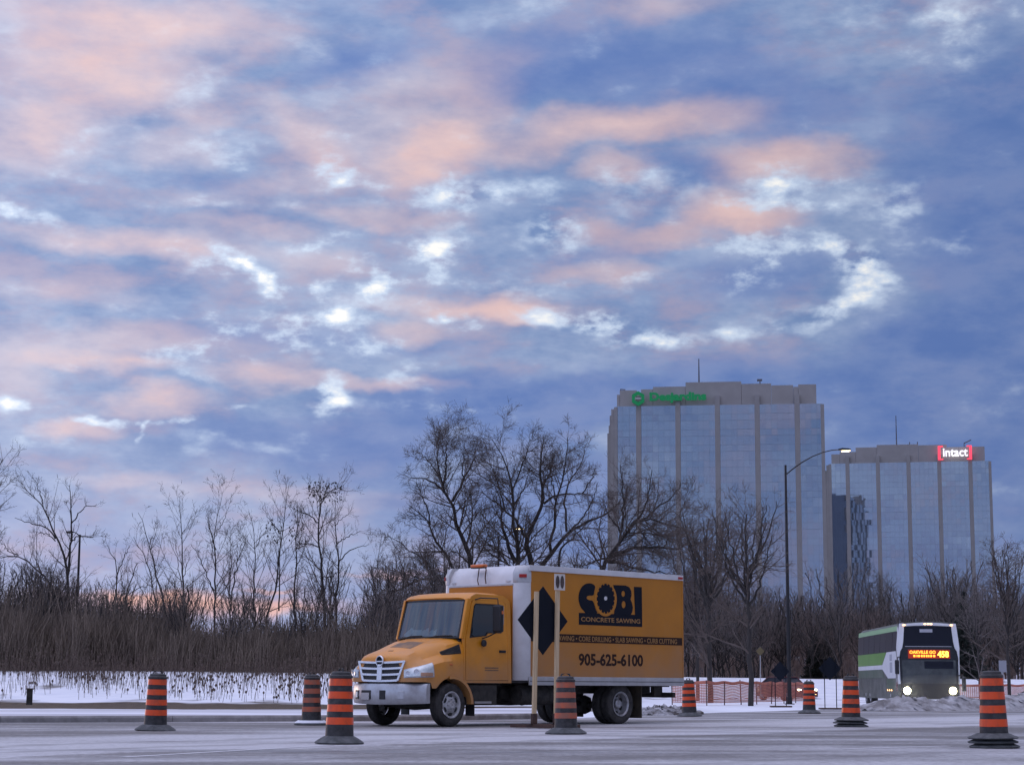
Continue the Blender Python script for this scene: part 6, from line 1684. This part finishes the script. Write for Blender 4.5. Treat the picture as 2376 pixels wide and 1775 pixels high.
# ------------------------------------------------------------------ orange snow fence with posts
MT['fence'] = pm('fence_orange', (0.58, 0.19, 0.11), 0.7, col2=(0.40, 0.12, 0.09), scale=2)
MT['fencepost'] = pm('fence_post', (0.10, 0.05, 0.045), 0.8)
def fence(pts, h, label, seed):
    rs = random.Random(seed); f = empty('safety_fence', pts[0]); tag(f, label, 'fence', 'orange plastic safety fences'); O = Vector(pts[0])
    net = MB(); top = MB()
    for a, c in zip(pts[:-1], pts[1:]):
        a, c = Vector(a) - O, Vector(c) - O; d = c - a; L_ = d.length; t = d / L_; n = max(2, int(L_ / .16))
        sag = [0.05 * math.sin(i / n * math.pi * max(1, round(L_ / 2.5))) ** 2 for i in range(n + 1)]
        def P(i, z): p = a + d * (i / n); return Vector((p.x, p.y, p.z + z - (sag[i] if z > .3 else 0)))
        w = .022
        for j in range(14):
            z = .12 + (h - .12) * j / 13; tw = .06 if j == 13 else .018
            net.loft([[P(i, z) + Vector((0, 0, -tw)), P(i, z) + Vector((0, .008, 0)), P(i, z) + Vector((0, 0, tw))] for i in range(n + 1)], cap=False)
        for i in range(n + 1):
            p = P(i, .12); q = P(i, h)
            net.loft([[e - t * w, e + Vector((0, .006, 0)), e + t * w] for e in (p, q)], cap=False)
    o = net.build('netting', MT['fence'], f, smooth=None); tag(o, kind='stuff')
    for a, c in zip(pts[:-1], pts[1:]):
        a, c = Vector(a) - O, Vector(c) - O; m = max(1, int((c - a).length / 2.4))
        for i in range(m):
            p = a + (c - a) * (i / m)
            MB().tube([(p.x, p.y, p.z - .1), (p.x + rs.uniform(-.05, .05), p.y, p.z + h + rs.uniform(.0, .14))], .028, 6).build('fence_post', MT['fencepost'], f)
    return f
def gz(u, v): p = gr(u, v); return Vector((p.x, p.y, 0.0))
fence([gz(1560, 1634), gz(1640, 1636), gz(1720, 1634), gz(1790, 1632), gz(1872, 1629)], 1.05, 'sagging orange safety fence between the truck and the lamp post', 3)
fence([gz(2205, 1628), gz(2300, 1628), gz(2420, 1627), gz(2560, 1626)], 1.02, 'orange safety fence right of the bus behind the slush', 4)

# ------------------------------------------------------------------ small signs
def post_sign(name, u, vb, vt, Y, w, h, mat, label, diamond=False):
    p = at(u, vb, Y); p.z = float(terrain(p.x, p.y)); zt = at(u, vt, Y).z
    s = empty(name, p); tag(s, label, 'sign')
    MB().tube([(0, 0, -.1), (0, 0, zt - p.z)], .025, 6).build('sign_post', MT['alu'], s)
    if diamond: diamond_panel((0, -.04, zt - p.z - w), Vector((1, 0, 0)), w, 'sign_panel', mat, s)
    else: MB().box((0, -.04, zt - p.z - h / 2), (w, .012, h)).build('sign_panel', mat, s, bevel=.004)
MT['yellowsign'] = pm('yellow_sign', (0.13, 0.10, 0.045), 0.6)
post_sign('notice_sign', 2329, 1640, 1532, 66, .26, .39, MT['greysign'], 'small grey rectangular sign on a thin post above the right fence')
post_sign('warning_sign', 1765, 1600, 1500, 118, .27, 1, MT['yellowsign'], 'dull yellow diamond sign among the trees left of the lamp post', True)
